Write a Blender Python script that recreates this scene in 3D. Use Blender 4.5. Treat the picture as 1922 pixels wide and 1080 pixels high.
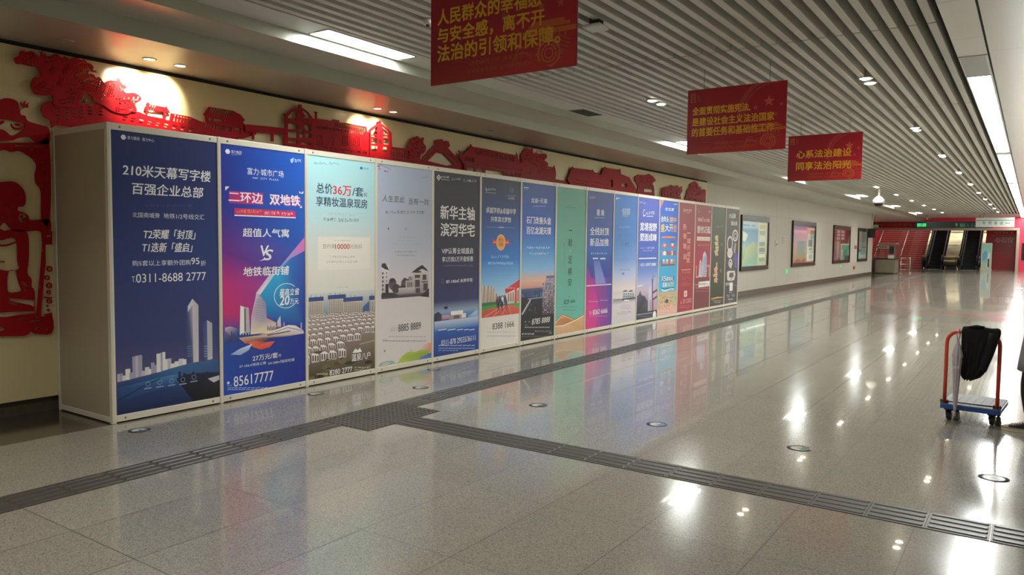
import bpy, bmesh, math, random
import numpy as np
from mathutils import Matrix, Vector

random.seed(7)
for o in list(bpy.data.objects):
    bpy.data.objects.remove(o)
SC = bpy.context.scene
COL = SC.collection

# ------------------------------------------------------------------ camera, world, light levels, exposure
FPX, YAW, PITCH, ROLL, EYE = 1417.2, -0.602723, -0.060671, 0.011043, 1.53
_cy, _sy, _cp, _sp, _cr, _sr = math.cos(YAW), math.sin(YAW), math.cos(PITCH), math.sin(PITCH), math.cos(ROLL), math.sin(ROLL)
FWD = np.array([_sy * _cp, _cy * _cp, _sp])
_rt = np.array([_cy, -_sy, 0.0])
_up = np.cross(_rt, FWD)
RT, UP = _cr * _rt + _sr * _up, -_sr * _rt + _cr * _up
cam_data = bpy.data.cameras.new('camera')
cam_data.sensor_width = 36.0
cam_data.lens = FPX / 1922.0 * 36.0
cam_data.clip_start, cam_data.clip_end = 0.05, 300
cam = bpy.data.objects.new('camera', cam_data)
cam.matrix_world = Matrix(((RT[0], UP[0], -FWD[0], 0), (RT[1], UP[1], -FWD[1], 0), (RT[2], UP[2], -FWD[2], EYE), (0, 0, 0, 1)))
COL.objects.link(cam)
SC.camera = cam

world = bpy.data.worlds.new('world')
SC.world = world
world.use_nodes = True
world.node_tree.nodes['Background'].inputs[0].default_value = (0.9, 1.0, 0.95, 1)
world.node_tree.nodes['Background'].inputs[1].default_value = 0.03

SC.view_settings.view_transform = 'Standard'
SC.view_settings.look = 'None'
SC.view_settings.gamma = 1.0
SC.view_settings.use_curve_mapping = False
SC.view_settings.exposure = 1.0
SC.cycles.use_denoising = True
SC.cycles.max_bounces = 8
SC.cycles.diffuse_bounces = 5
SC.cycles.glossy_bounces = 4
SC.cycles.sample_clamp_indirect = 6.0
SC.cycles.caustics_reflective = False
SC.cycles.caustics_refractive = False

PANEL_GLOW = 24.0       # fluorescent ceiling panels
LAMP_GLOW = 20.0        # downlight lamps
DOWN_WATT = 58.0        # beam of each ceiling downlight
SPOT_WATT = 62.0        # beam of the soffit lamps on the decorated wall
HALL_WATT = 70.0       # light troughs above the escalators


def spot(name, loc, target, watt, angle, col, size=0.05, blend=0.6):
    d = bpy.data.lights.new(name, 'SPOT')
    d.energy, d.spot_size, d.spot_blend, d.shadow_soft_size = watt, math.radians(angle), blend, size
    d.color = col
    o = bpy.data.objects.new(name, d)
    o.location = loc
    o.rotation_euler = (Vector(target) - Vector(loc)).to_track_quat('-Z', 'Y').to_euler()
    COL.objects.link(o)
    return o


def area(name, loc, size, watt, col=(1, 0.97, 0.92), rot=(0, 0, 0)):
    d = bpy.data.lights.new(name, 'AREA')
    d.shape, d.size, d.size_y, d.energy, d.color = 'RECTANGLE', size[0], size[1], watt, col
    o = bpy.data.objects.new(name, d)
    o.location, o.rotation_euler = loc, rot
    COL.objects.link(o)
    return o


# light troughs high in the escalator hall
for yy in (60.0, 64.5):
    area('hall_trough_lamp', (-5.0, yy, 7.4), (7.0, 0.5), HALL_WATT)

# ------------------------------------------------------------------ helpers


def lin(c):
    if isinstance(c, str):
        c = c.lstrip('#')
        c = tuple(int(c[i:i + 2], 16) for i in (0, 2, 4)) if len(c) == 6 else tuple(int(ch * 2, 16) for ch in c)
    return tuple(((v / 255) / 12.92 if v / 255 <= 0.04045 else ((v / 255 + 0.055) / 1.055) ** 2.4) for v in c)


def pixel_ray(px, py):
    return FWD + RT * ((px - 961) / FPX) - UP * ((py - 540) / FPX)


def on_x(px, py, X):
    d = pixel_ray(px, py); t = X / d[0]
    return t * d[1], EYE + t * d[2]          # (Y, Z)


def on_y(px, py, Y):
    d = pixel_ray(px, py); t = Y / d[1]
    return t * d[0], EYE + t * d[2]          # (X, Z)


def on_z(px, py, Z):
    d = pixel_ray(px, py); t = (Z - EYE) / d[2]
    return t * d[0], t * d[1]                # (X, Y)


def mat(name, col, rough=0.5, metal=0.0, emit=None, glow=0.0, spec=0.5, coat=0.0):
    m = bpy.data.materials.new(name)
    m.use_nodes = True
    b = m.node_tree.nodes['Principled BSDF']
    b.inputs['Base Color'].default_value = (*lin(col), 1)
    b.inputs['Roughness'].default_value = rough
    b.inputs['Metallic'].default_value = metal
    b.inputs['Specular IOR Level'].default_value = spec
    b.inputs['Coat Weight'].default_value = coat
    b.inputs['Coat Roughness'].default_value = 0.05
    if glow:
        b.inputs['Emission Color'].default_value = (*lin(emit or col), 1)
        b.inputs['Emission Strength'].default_value = glow
    return m


def noisy(m, scale=8.0, amount=0.08, stretch=(1, 1, 1), rough_amount=0.0):
    """Break up a plain material with a soft object-space noise in colour (and roughness)."""
    nt = m.node_tree; b = nt.nodes['Principled BSDF']
    tc = nt.nodes.new('ShaderNodeTexCoord'); mp = nt.nodes.new('ShaderNodeMapping')
    mp.inputs['Scale'].default_value = stretch
    n = nt.nodes.new('ShaderNodeTexNoise'); n.inputs['Scale'].default_value = scale; n.inputs['Detail'].default_value = 5
    nt.links.new(tc.outputs['Object'], mp.inputs[0]); nt.links.new(mp.outputs[0], n.inputs['Vector'])
    mr = nt.nodes.new('ShaderNodeMapRange')
    mr.inputs[1].default_value, mr.inputs[2].default_value = 0.25, 0.75
    mr.inputs[3].default_value, mr.inputs[4].default_value = 1 - amount, 1 + amount
    nt.links.new(n.outputs['Fac'], mr.inputs[0])
    mx = nt.nodes.new('ShaderNodeVectorMath'); mx.operation = 'SCALE'
    mx.inputs[0].default_value = b.inputs['Base Color'].default_value[:3]
    nt.links.new(mr.outputs[0], mx.inputs['Scale']); nt.links.new(mx.outputs[0], b.inputs['Base Color'])
    if rough_amount:
        r = nt.nodes.new('ShaderNodeMapRange')
        r0 = b.inputs['Roughness'].default_value
        r.inputs[1].default_value, r.inputs[2].default_value = 0.25, 0.75
        r.inputs[3].default_value, r.inputs[4].default_value = max(0.02, r0 - rough_amount), r0 + rough_amount
        nt.links.new(n.outputs['Fac'], r.inputs[0]); nt.links.new(r.outputs[0], b.inputs['Roughness'])
    return m


def printed(name, rough=0.35, glow=0.0, spec=0.5):
    m = bpy.data.materials.new(name)
    m.use_nodes = True
    nt = m.node_tree; b = nt.nodes['Principled BSDF']
    a = nt.nodes.new('ShaderNodeAttribute'); a.attribute_name = 'print_colour'
    nt.links.new(a.outputs['Color'], b.inputs['Base Color'])
    b.inputs['Roughness'].default_value = rough
    b.inputs['Specular IOR Level'].default_value = spec
    if glow:
        nt.links.new(a.outputs['Color'], b.inputs['Emission Color'])
        b.inputs['Emission Strength'].default_value = glow
    return m


def put(name, me, m, parent=None):
    if m is not None:
        for x in (m if isinstance(m, (list, tuple)) else [m]):
            me.materials.append(x)
    o = bpy.data.objects.new(name, me)
    COL.objects.link(o)
    if parent is not None:
        o.parent = parent
    return o


def tag(o, label, cat, group=None, kind=None):
    o['label'] = label
    o['category'] = cat
    if group: o['group'] = group
    if kind: o['kind'] = kind
    return o


def structure(o, label, cat):
    return tag(o, label, cat, kind='structure')


def thing(name, loc, label, cat, group=None):
    o = bpy.data.objects.new(name, None)
    o.empty_display_size = 0.1
    o.location = loc
    COL.objects.link(o)
    return tag(o, label, cat, group)


class Shape:
    """Collects boxes, tubes, prisms and lathes into one mesh; coordinates are relative to `origin`."""

    def __init__(self, origin=(0, 0, 0)):
        self.v, self.f, self.o, self.smooth = [], [], Vector(origin), []

    def add(self, vs, fs, smooth=False):
        n = len(self.v)
        self.v += [Vector(p) - self.o for p in vs]
        self.f += [tuple(i + n for i in f) for f in fs]
        self.smooth += [smooth] * len(fs)
        return self

    def box(self, x0, x1, y0, y1, z0, z1, ch=0.0):
        if ch <= 0:
            vs = [(x, y, z) for z in (z0, z1) for y in (y0, y1) for x in (x0, x1)]
            return self.add(vs, [(0, 2, 3, 1), (4, 5, 7, 6), (0, 1, 5, 4), (2, 6, 7, 3), (0, 4, 6, 2), (1, 3, 7, 5)])
        bm = bmesh.new()
        bmesh.ops.create_cube(bm, size=1)
        for q in bm.verts:
            q.co = Vector(((x0 + x1) / 2 + q.co.x * (x1 - x0), (y0 + y1) / 2 + q.co.y * (y1 - y0), (z0 + z1) / 2 + q.co.z * (z1 - z0)))
        bmesh.ops.bevel(bm, geom=bm.edges[:], offset=ch, segments=2, affect='EDGES', profile=0.5)
        bm.verts.index_update()
        self.add([q.co.copy() for q in bm.verts], [tuple(q.index for q in f.verts) for f in bm.faces])
        bm.free()
        return self

    def quad(self, a, b, c, d):
        return self.add([a, b, c, d], [(0, 1, 2, 3)])

    def tube(self, pts, r, n=10, cap=True, smooth=True):
        """Round tube along a polyline; r is a radius or one radius per point."""
        pts = [Vector(p) for p in pts]
        rs = r if isinstance(r, (list, tuple)) else [r] * len(pts)
        vs, fs = [], []
        ref = None
        for i, p in enumerate(pts):
            t = (pts[min(i + 1, len(pts) - 1)] - pts[max(i - 1, 0)]).normalized()
            if ref is None:
                ref = Vector((0, 0, 1)) if abs(t.z) < 0.9 else Vector((1, 0, 0))
            s = t.cross(ref).normalized(); u = s.cross(t).normalized(); ref = u
            for k in range(n):
                a = 2 * math.pi * k / n
                vs.append(p + (s * math.cos(a) + u * math.sin(a)) * rs[i])
        for i in range(len(pts) - 1):
            for k in range(n):
                fs.append((i * n + k, i * n + (k + 1) % n, (i + 1) * n + (k + 1) % n, (i + 1) * n + k))
        if cap:
            fs.append(tuple(reversed(range(n)))); fs.append(tuple((len(pts) - 1) * n + k for k in range(n)))
        return self.add(vs, fs, smooth)

    def lathe(self, prof, axis_o, n=24, axis='Z', pleat=0.0, npl=0):
        """Revolve (radius, height) pairs about an axis through axis_o."""
        vs, fs = [], []
        for r, h in prof:
            for k in range(n):
                a = 2 * math.pi * k / n
                rr = r * (1 + pleat * math.cos(npl * a))
                c, s = rr * math.cos(a), rr * math.sin(a)
                p = {'Z': (c, s, h), 'Y': (c, h, s), 'X': (h, c, s)}[axis]
                vs.append(Vector(axis_o) + Vector(p))
        for i in range(len(prof) - 1):
            for k in range(n):
                fs.append((i * n + k, i * n + (k + 1) % n, (i + 1) * n + (k + 1) % n, (i + 1) * n + k))
        fs.append(tuple(reversed(range(n)))); fs.append(tuple((len(prof) - 1) * n + k for k in range(n)))
        return self.add(vs, fs, True)

    def prism(self, pts, d):
        """Extrude a closed 3-D polygon along vector d."""
        n = len(pts)
        vs = [Vector(p) for p in pts] + [Vector(p) + Vector(d) for p in pts]
        fs = [tuple(range(n)), tuple(reversed(range(n, 2 * n)))] + [(i, n + i, n + (i + 1) % n, (i + 1) % n) for i in range(n)]
        return self.add(vs, fs)

    def build(self, name, m, parent=None, fix=True):
        me = bpy.data.meshes.new(name)
        me.from_pydata([tuple(p) for p in self.v], [], self.f)
        me.polygons.foreach_set('use_smooth', self.smooth)
        if fix:
            bm = bmesh.new(); bm.from_mesh(me)
            bmesh.ops.recalc_face_normals(bm, faces=bm.faces)
            bm.to_mesh(me); bm.free()
        o = put(name, me, m, parent)
        if parent is None:
            o.location = self.o
        return o


_glyphs = {}


def text_mesh(s, bold=0.0, shear=0.0):
    """Flat triangulated lettering as (2-D points scaled to the unit box, faces, aspect)."""
    key = (s, bold, shear)
    if key not in _glyphs:
        cu = bpy.data.curves.new('lettering', 'FONT')
        cu.body, cu.offset, cu.shear, cu.resolution_u, cu.fill_mode = s, bold, shear, 3, 'BOTH'
        o = bpy.data.objects.new('lettering', cu)
        COL.objects.link(o)
        me = bpy.data.meshes.new_from_object(o.evaluated_get(bpy.context.evaluated_depsgraph_get()))
        pts = np.array([v.co[:2] for v in me.vertices]); fs = [tuple(p.vertices) for p in me.polygons]
        bpy.data.objects.remove(o); bpy.data.curves.remove(cu); bpy.data.meshes.remove(me)
        lo, hi = pts.min(0), pts.max(0)
        _glyphs[key] = ((pts - lo) / (hi - lo), fs, (hi - lo)[0] / (hi - lo)[1])
    return _glyphs[key]


class Print:
    """A printed sheet: coplanar coloured shapes in thin layers, all in ONE mesh with a colour attribute.
    plane 'x' faces +X (sheet coordinates Y, Z), plane 'y' faces -Y (sheet coordinates X, Z)."""

    def __init__(self, plane, depth, gain=1.0):
        self.plane, self.depth, self.gain = plane, depth, gain
        self.v, self.f, self.c, self.z, self.layer, self.held = [], [], [], [], 0, False
        self.frame(0, 0, 1)

    def frame(self, ox, oy, s):
        self.ox, self.oy, self.s = ox, oy, s
        return self

    def at(self, x, y):
        px, py = self.ox + x / self.s, self.oy + y / self.s
        return on_x(px, py, self.depth) if self.plane == 'x' else on_y(px, py, self.depth)

    def _emit(self, uv, faces, cols):
        n = len(self.v)
        self.v += [tuple(q) for q in uv]
        self.z += [self.layer] * len(uv)
        if not self.held: self.layer += 1
        self.f += [tuple(i + n for i in f) for f in faces]
        self.c += cols

    def col(self, c):
        return tuple(min(0.92, v * self.gain) for v in lin(c))

    def hold(self):
        """Following shapes share one ink layer (they must not overlap) until go()."""
        self.held = True
        return self

    def go(self):
        self.held = False
        self.layer += 1
        return self

    def back(self, u0, u1, w0, w1, stops):
        """Background with (fraction from the top, colour) stops."""
        uv, cs, fs = [], [], []
        for t, c in stops:
            uv += [(u0, w1 + (w0 - w1) * t), (u1, w1 + (w0 - w1) * t)]
            cl, cr = c if isinstance(c, tuple) and isinstance(c[0], str) else (c, c)
            cs += [self.col(cl), self.col(cr)]
        for i in range(len(stops) - 1):
            fs.append((2 * i, 2 * i + 2, 2 * i + 3, 2 * i + 1))
        self._emit(uv, fs, cs)
        self.box_ = (u0, u1, w0, w1)
        return self

    def poly(self, pts, c, raw=False):
        uv = [p if raw else self.at(*p) for p in pts]
        cs = [self.col(q) for q in c] if isinstance(c, list) else [self.col(c)] * len(pts)
        if hasattr(self, 'box_'):
            u0, u1, w0, w1 = self.box_
            uv = [(min(max(u, u0), u1), min(max(w, w0), w1)) for u, w in uv]
        from mathutils.geometry import tessellate_polygon
        fs = [tuple(t) for t in tessellate_polygon([[Vector((u, w, 0)) for u, w in uv]])]
        self._emit(uv, fs, cs)
        return self

    def span(self, x0, y0, x1, y1):
        xm, ym = (x0 + x1) / 2, (y0 + y1) / 2
        u0, u1 = self.at(x0, ym)[0], self.at(x1, ym)[0]
        w1, w0 = self.at(xm, y0)[1], self.at(xm, y1)[1]
        return u0, u1, w0, w1

    def rect(self, x0, y0, x1, y1, c, c2=None):
        u0, u1, w0, w1 = self.span(x0, y0, x1, y1)
        return self.poly([(u0, w1), (u1, w1), (u1, w0), (u0, w0)], [c, c, c2 or c, c2 or c], True)

    def oval(self, x, y, rx, ry, c, ring=0.0, n=28, a0=0, a1=360):
        u0, u1, w0, w1 = self.span(x - rx, y - ry, x + rx, y + ry)
        cu, cw, ru, rw = (u0 + u1) / 2, (w0 + w1) / 2, abs(u1 - u0) / 2, abs(w1 - w0) / 2
        an = [math.radians(a0 + (a1 - a0) * k / n) for k in range(n + 1)]
        pts = [(cu + ru * math.cos(a), cw + rw * math.sin(a)) for a in an]
        if ring:
            pts += [(cu + ru * (1 - ring) * math.cos(a), cw + rw * (1 - ring) * math.sin(a)) for a in reversed(an)]
            fs = [(i, i + 1, 2 * n - i, 2 * n + 1 - i) for i in range(n)]
            self._emit(pts, fs, [self.col(c)] * len(pts))
            return self
        return self.poly(pts if a1 - a0 < 360 else pts[:-1], c, True)

    def line(self, pts, wd, c):
        P = [self.at(*p) for p in pts]
        for (a, b), (d, e) in zip(P[:-1], P[1:]):
            L = math.hypot(d - a, e - b) or 1
            nx, ny = -(e - b) / L, (d - a) / L
            k = wd / 2
            self.poly([(a + nx * k, b + ny * k), (d + nx * k, e + ny * k), (d - nx * k, e - ny * k), (a - nx * k, b - ny * k)], c, True)
        return self

    def text(self, s, x0, x1, yc, h, c, bold=0.0, shear=0.0, tilt=0.0, c2=None):
        """Lettering filling x0..x1, centred at height yc with cap height h (in the current frame's pixels)."""
        u0, u1, w0, w1 = self.span(x0, yc - h / 2, x1, yc + h / 2)
        pts, fs, asp = text_mesh(s, 0.0, shear)
        # bolder strokes: the same lettering printed again a hair to each side
        e = bold * (w1 - w0) * 0.8
        sh = [(0, 0)] if bold < .004 else [(-e, -e * .5), (e, -e * .5), (0, e * .8)] if bold < .016 else [(-e, -e * .5), (e, -e * .5), (-e, e * .5), (e, e * .5)]
        a, b = self.col(c), self.col(c2 or c)
        for dx, dy in sh:
            uv = [(u0 + p[0] * (u1 - u0) + dx, w0 + p[1] * (w1 - w0) + tilt * p[0] + dy) for p in pts]
            if hasattr(self, 'box_'):
                b0, b1, d0, d1 = self.box_
                uv = [(min(max(u, b0), b1), min(max(w, d0), d1)) for u, w in uv]
            self._emit(uv, fs, [tuple(b[k] + (a[k] - b[k]) * p[1] for k in range(3)) for p in pts])
        return self

    def greek(self, x0, x1, yc, h, c, words=6, seed=1):
        """Print too fine to read: words of broken-up strokes, or plain dashes where it is finest."""
        rnd = random.Random(seed * 7 + int(x0) + int(yc))
        ws = [rnd.uniform(0.7, 1.3) for _ in range(words)]
        tot = sum(ws) * 1.16; x = x0
        was, self.held = self.held, True
        for w_ in ws:
            d = (x1 - x0) * w_ / tot
            if h / self.s < 1.7:
                self.rect(x, yc - h / 2, x + d, yc + h / 2, c)
            else:
                n = max(1, round(d / (h * .95))); cw = d / n
                for k in range(n):
                    for i in range(3):
                        for j in range(4):
                            if rnd.random() < .62:
                                xx, yy = x + k * cw + cw * (.04 + i * .29), yc - h / 2 + h * j * .25
                                self.rect(xx, yy + h * .02, xx + cw * (.28 if rnd.random() < .6 else .16), yy + h * .2, c)
            x += d * 1.16
        self.held = was
        if not was: self.layer += 1
        return self

    def build(self, name, m, parent=None, origin=(0, 0, 0)):
        me = bpy.data.meshes.new(name)
        step = min(5e-5, 0.002 / max(1, self.layer))
        co = [(self.depth + step * k, u, w) if self.plane == 'x' else (u, self.depth - step * k, w) for (u, w), k in zip(self.v, self.z)]
        me.from_pydata([tuple(a - b for a, b in zip(p, origin)) for p in co], [], self.f)
        ca = me.color_attributes.new('print_colour', 'FLOAT_COLOR', 'POINT')
        ca.data.foreach_set('color', [x for c in self.c for x in (*c, 1.0)])
        want = Vector((1, 0, 0)) if self.plane == 'x' else Vector((0, -1, 0))
        bm = bmesh.new(); bm.from_mesh(me)
        for f in bm.faces:
            f.normal_update()
            if f.normal.dot(want) < 0: f.normal_flip()
        bm.to_mesh(me); bm.free()
        o = put(name, me, m, parent)
        if parent is None: o.location = origin
        return o


def ordinal(n):
    return ['first', 'second', 'third', 'fourth', 'fifth', 'sixth', 'seventh', 'eighth', 'ninth', 'tenth', 'eleventh', 'twelfth',
            'thirteenth', 'fourteenth', 'fifteenth', 'sixteenth'][n]

# ------------------------------------------------------------------ materials of the place
XW, XE, Y0, Y1, ZC = -7.1, 1.25, -5.0, 57.0, 3.4      # hall: left wall, right wall, back, far wall, slat height
YC = 44.4                                             # where the left wall ends
XR = -9.7                                             # far recess beyond the left wall


def stone_floor():
    m = bpy.data.materials.new('polished_granite')
    m.use_nodes = True
    nt = m.node_tree; N = nt.nodes; L = nt.links; b = N['Principled BSDF']
    tc = N.new('ShaderNodeTexCoord'); sep = N.new('ShaderNodeSeparateXYZ'); L.new(tc.outputs['Object'], sep.inputs[0])

    def math_(op, a, b_=None):
        n = N.new('ShaderNodeMath'); n.operation = op
        for i, q in enumerate((a, b_)):
            if q is None: continue
            if isinstance(q, (int, float)): n.inputs[i].default_value = q
            else: L.new(q, n.inputs[i])
        return n.outputs[0]

    def joint(sock, off, pitch, half):
        t = math_('DIVIDE', math_('SUBTRACT', sock, off), pitch)
        fr = math_('FRACT', t)
        d = math_('MULTIPLY', math_('MINIMUM', fr, math_('SUBTRACT', 1.0, fr)), pitch)
        return math_('LESS_THAN', d, half), math_('FLOOR', t)
    jx, ix = joint(sep.outputs['X'], -0.466, 0.5985, 0.003)
    # the 0.9 m courses restart on either side of the tactile cross strip
    shift = math_('MULTIPLY', math_('GREATER_THAN', sep.outputs['Y'], 4.73), 0.3)
    yy = math_('SUBTRACT', sep.outputs['Y'], shift)
    jy, iy = joint(yy, 4.58, 0.9, 0.0024)
    jj = math_('MAXIMUM', jx, jy)
    cmb = N.new('ShaderNodeCombineXYZ'); L.new(ix, cmb.inputs[0]); L.new(iy, cmb.inputs[1])
    wn = N.new('ShaderNodeTexWhiteNoise'); wn.noise_dimensions = '2D'; L.new(cmb.outputs[0], wn.inputs['Vector'])
    vo = N.new('ShaderNodeTexVoronoi'); vo.inputs['Scale'].default_value = 190; L.new(tc.outputs['Object'], vo.inputs['Vector'])
    sc = N.new('ShaderNodeSeparateColor'); L.new(vo.outputs['Color'], sc.inputs[0])
    n1 = N.new('ShaderNodeTexNoise'); n1.inputs['Scale'].default_value = 55; n1.inputs['Detail'].default_value = 6; L.new(tc.outputs['Object'], n1.inputs['Vector'])
    v = math_('ADD', math_('MULTIPLY', sc.outputs[0], 0.55), math_('MULTIPLY', n1.outputs['Fac'], 0.45))
    rp = N.new('ShaderNodeValToRGB'); L.new(v, rp.inputs[0])
    e = rp.color_ramp.elements
    e[0].position, e[0].color = 0.17, (*lin('6b675d'), 1)
    e[1].position, e[1].color = 0.75, (*lin('989487'), 1)
    q = e.new(0.42); q.color = (*lin('858177'), 1)
    tone = math_('ADD', 0.93, math_('MULTIPLY', wn.outputs['Value'], 0.12))
    vm = N.new('ShaderNodeVectorMath'); vm.operation = 'SCALE'; L.new(rp.outputs[0], vm.inputs[0]); L.new(tone, vm.inputs['Scale'])
    mx = N.new('ShaderNodeMix'); mx.data_type = 'RGBA'; L.new(jj, mx.inputs[0]); L.new(vm.outputs[0], mx.inputs[6])
    mx.inputs[7].default_value = (*lin('423e35'), 1)
    L.new(mx.outputs[2], b.inputs['Base Color'])
    n2 = N.new('ShaderNodeTexNoise'); n2.inputs['Scale'].default_value = 1.6; n2.inputs['Detail'].default_value = 4; L.new(tc.outputs['Object'], n2.inputs['Vector'])
    mr = N.new('ShaderNodeMapRange'); L.new(n2.outputs['Fac'], mr.inputs[0])
    mr.inputs[1].default_value, mr.inputs[2].default_value, mr.inputs[3].default_value, mr.inputs[4].default_value = 0.3, 0.7, 0.13, 0.18
    rr = math_('ADD', mr.outputs[0], math_('MULTIPLY', jj, 0.4))
    L.new(rr, b.inputs['Roughness'])
    b.inputs['Specular IOR Level'].default_value = 0.55
    b.inputs['Coat Weight'].default_value = 0.4
    b.inputs['Coat Roughness'].default_value = 0.025
    return m


def panelled(name, col, pitch, offset, zlines, rough, line_col):
    """Painted metal wall panels with thin joints every `pitch` metres along Y and at the heights in zlines."""
    m = mat(name, col, rough)
    nt = m.node_tree; N = nt.nodes; L = nt.links; b = N['Principled BSDF']
    tc = N.new('ShaderNodeTexCoord'); sep = N.new('ShaderNodeSeparateXYZ'); L.new(tc.outputs['Object'], sep.inputs[0])

    def math_(op, a, b_):
        n = N.new('ShaderNodeMath'); n.operation = op
        for i, q in enumerate((a, b_)):
            if isinstance(q, (int, float)): n.inputs[i].default_value = q
            else: L.new(q, n.inputs[i])
        return n.outputs[0]
    pp = math_('PINGPONG', math_('SUBTRACT', sep.outputs['Y'], offset), pitch / 2)
    j = math_('LESS_THAN', pp, 0.006)
    for z in zlines:
        d = N.new('ShaderNodeMath'); d.operation = 'ABSOLUTE'; L.new(math_('SUBTRACT', sep.outputs['Z'], z), d.inputs[0])
        j = math_('MAXIMUM', j, math_('LESS_THAN', d.outputs[0], 0.006))
    mx = N.new('ShaderNodeMix'); mx.data_type = 'RGBA'; L.new(j, mx.inputs[0])
    mx.inputs[6].default_value = (*lin(col), 1); mx.inputs[7].default_value = (*lin(line_col), 1)
    L.new(mx.outputs[2], b.inputs['Base Color'])
    return m


M = dict(
    floor=stone_floor(),
    border=noisy(mat('dark_granite', '4a463c', 0.12, spec=0.6), 90, 0.35),
    art=noisy(mat('cream_wall_panel', 'e8d9aa', 0.24, spec=0.5), 1.2, 0.03),
    wall=panelled('grey_wall_panel', 'c6c1b6', 1.5, 0.4, (2.46,), 0.42, 'a89f8e'),
    skirt=noisy(mat('dark_stone_skirting', '5a5346', 0.3), 30, 0.15),
    black=mat('black_gap', '0c0b0a', 0.7),
    soffit=noisy(mat('satin_aluminium_panel', 'c4bdb3', 0.32, 0.2), 1.0, 0.03),
    fascia=noisy(mat('satin_grey_fascia', 'b8bbae', 0.34, 0.25), 1.0, 0.03),
    strip=noisy(mat('white_ceiling_panel', 'd8d5cc', 0.4), 1.5, 0.03),
    slat=noisy(mat('grey_metal_slat', 'd2cfc6', 0.42), 1.2, 0.05, (6, 0.3, 6)),
    plenum=mat('dark_plenum', '646b66', 0.8),
    white=mat('white_ceiling', 'f4f2ee', 0.22),
    red=mat('red_panel', 'ee3a5c', 0.35),
    dred=mat('deep_red_panel', 'b01c2a', 0.32),
    glow=mat('fluorescent_diffuser', 'ffffff', 0.4, emit='fbfffa', glow=PANEL_GLOW),
    off=mat('unlit_diffuser', 'a7a9a6', 0.4),
    lamp=mat('lamp_glass', 'ffffff', 0.3, emit='fff1d6', glow=LAMP_GLOW),
    rim=mat('lamp_rim', 'c9c6bf', 0.3, 0.6),
    alu=noisy(mat('cream_aluminium', 'e3dccb', 0.35, 0.1), 3, 0.03),
    infill=noisy(mat('grey_infill_panel', 'b0a48f', 0.45), 1.5, 0.05, (1, 1, 0.3)),
    steel=noisy(mat('brushed_steel', 'b9b3a2', 0.22, 0.9), 3, 0.06),
    dark=mat('dark_rubber', '1c1c1c', 0.55),
    tact=noisy(mat('tactile_stone', '47443d', 0.4, spec=0.5), 60, 0.14),
    tactb=noisy(mat('tactile_bars', '403d37', 0.36, spec=0.5), 60, 0.12),
    print=printed('poster_print', 0.38),
    banner_print=printed('banner_print', 0.45),
    case_print=printed('case_print', 0.3),
    box_print=printed('light_box_print', 0.3, glow=0.16),
    glass=None,
)


def glass_pane():
    m = bpy.data.materials.new('thin_glass'); m.use_nodes = True
    nt = m.node_tree; nt.nodes.clear()
    out = nt.nodes.new('ShaderNodeOutputMaterial'); mx = nt.nodes.new('ShaderNodeMixShader')
    t = nt.nodes.new('ShaderNodeBsdfTransparent'); g = nt.nodes.new('ShaderNodeBsdfGlossy'); fr = nt.nodes.new('ShaderNodeLayerWeight')
    g.inputs['Roughness'].default_value = 0.02; pw = nt.nodes.new('ShaderNodeMath'); pw.operation = 'POWER'; pw.inputs[1].default_value = 5.0
    ma = nt.nodes.new('ShaderNodeMath'); ma.operation = 'MULTIPLY_ADD'; ma.inputs[1].default_value, ma.inputs[2].default_value = 0.9, 0.04
    nt.links.new(fr.outputs['Facing'], pw.inputs[0]); nt.links.new(pw.outputs[0], ma.inputs[0])
    t.inputs['Color'].default_value = (0.95, 0.97, 0.95, 1)
    nt.links.new(ma.outputs[0], mx.inputs[0]); nt.links.new(t.outputs[0], mx.inputs[1]); nt.links.new(g.outputs[0], mx.inputs[2])
    nt.links.new(mx.outputs[0], out.inputs[0])
    return m


M['glass'] = glass_pane()

# ------------------------------------------------------------------ the setting
structure(Shape().box(XW + 0.97, XE, Y0, YC, -0.1, 0).box(XR, XE, YC, 74, -0.1, 0).build('floor', M['floor']), 'polished grey granite floor of the station hall with thin tile joints', 'floor')
structure(Shape().box(XW - 0.1, XW + 0.97, Y0, YC, -0.1, 0.0).build('floor_border', M['border']), 'dark stone border band of the floor along the decorated wall', 'floor')
structure(Shape().box(XW - 0.15, XW, Y0, YC, 0, 3.9).build('wall_left', M['wall']), 'pale grey panelled long wall with the display cases', 'wall')
structure(Shape().box(XW, XW + 0.06, Y0, 19.14, 0.13, 3.115, 0.004).build('wall_left_cladding', M['art']), 'cream wall cladding behind the red relief pictures', 'wall')
structure(Shape().box(XW, XW + 0.018, Y0, 19.14, 0, 0.13).box(XW, XW + 0.018, 19.14, YC, 0, 0.13).build('baseboard_left', M['skirt']), 'dark stone skirting along the foot of the long wall', 'baseboard')
structure(Shape().box(XW, XW + 0.05, Y0, 19.14, 3.1149, 3.15).build('trim_1', M['black']), 'black strip standing in for the shade in the gap between cream cladding and soffit', 'shadow gap')  # black strip paints the shade inside the gap
structure(Shape().box(XE, XE + 0.15, Y0, Y1, 0, 3.9).build('wall_right', M['wall']), 'pale wall opposite the poster boards', 'wall')
structure(Shape().box(XW - 0.15, XE + 0.15, Y0 - 0.15, Y0, 0, 3.9).build('wall_back', M['wall']), 'pale wall closing the near end of the hall', 'wall')
structure(Shape().box(XR - 0.15, XR, YC - 0.15, Y1, 0, 3.9).build('wall_recess', M['red']), 'red side wall of the recess beyond the long wall', 'wall')
structure(Shape().box(XR, XW - 0.15, YC - 0.15, YC, 0, 3.9).build('wall_return', M['wall']), 'pale return wall behind the end of the long wall', 'wall')

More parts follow.
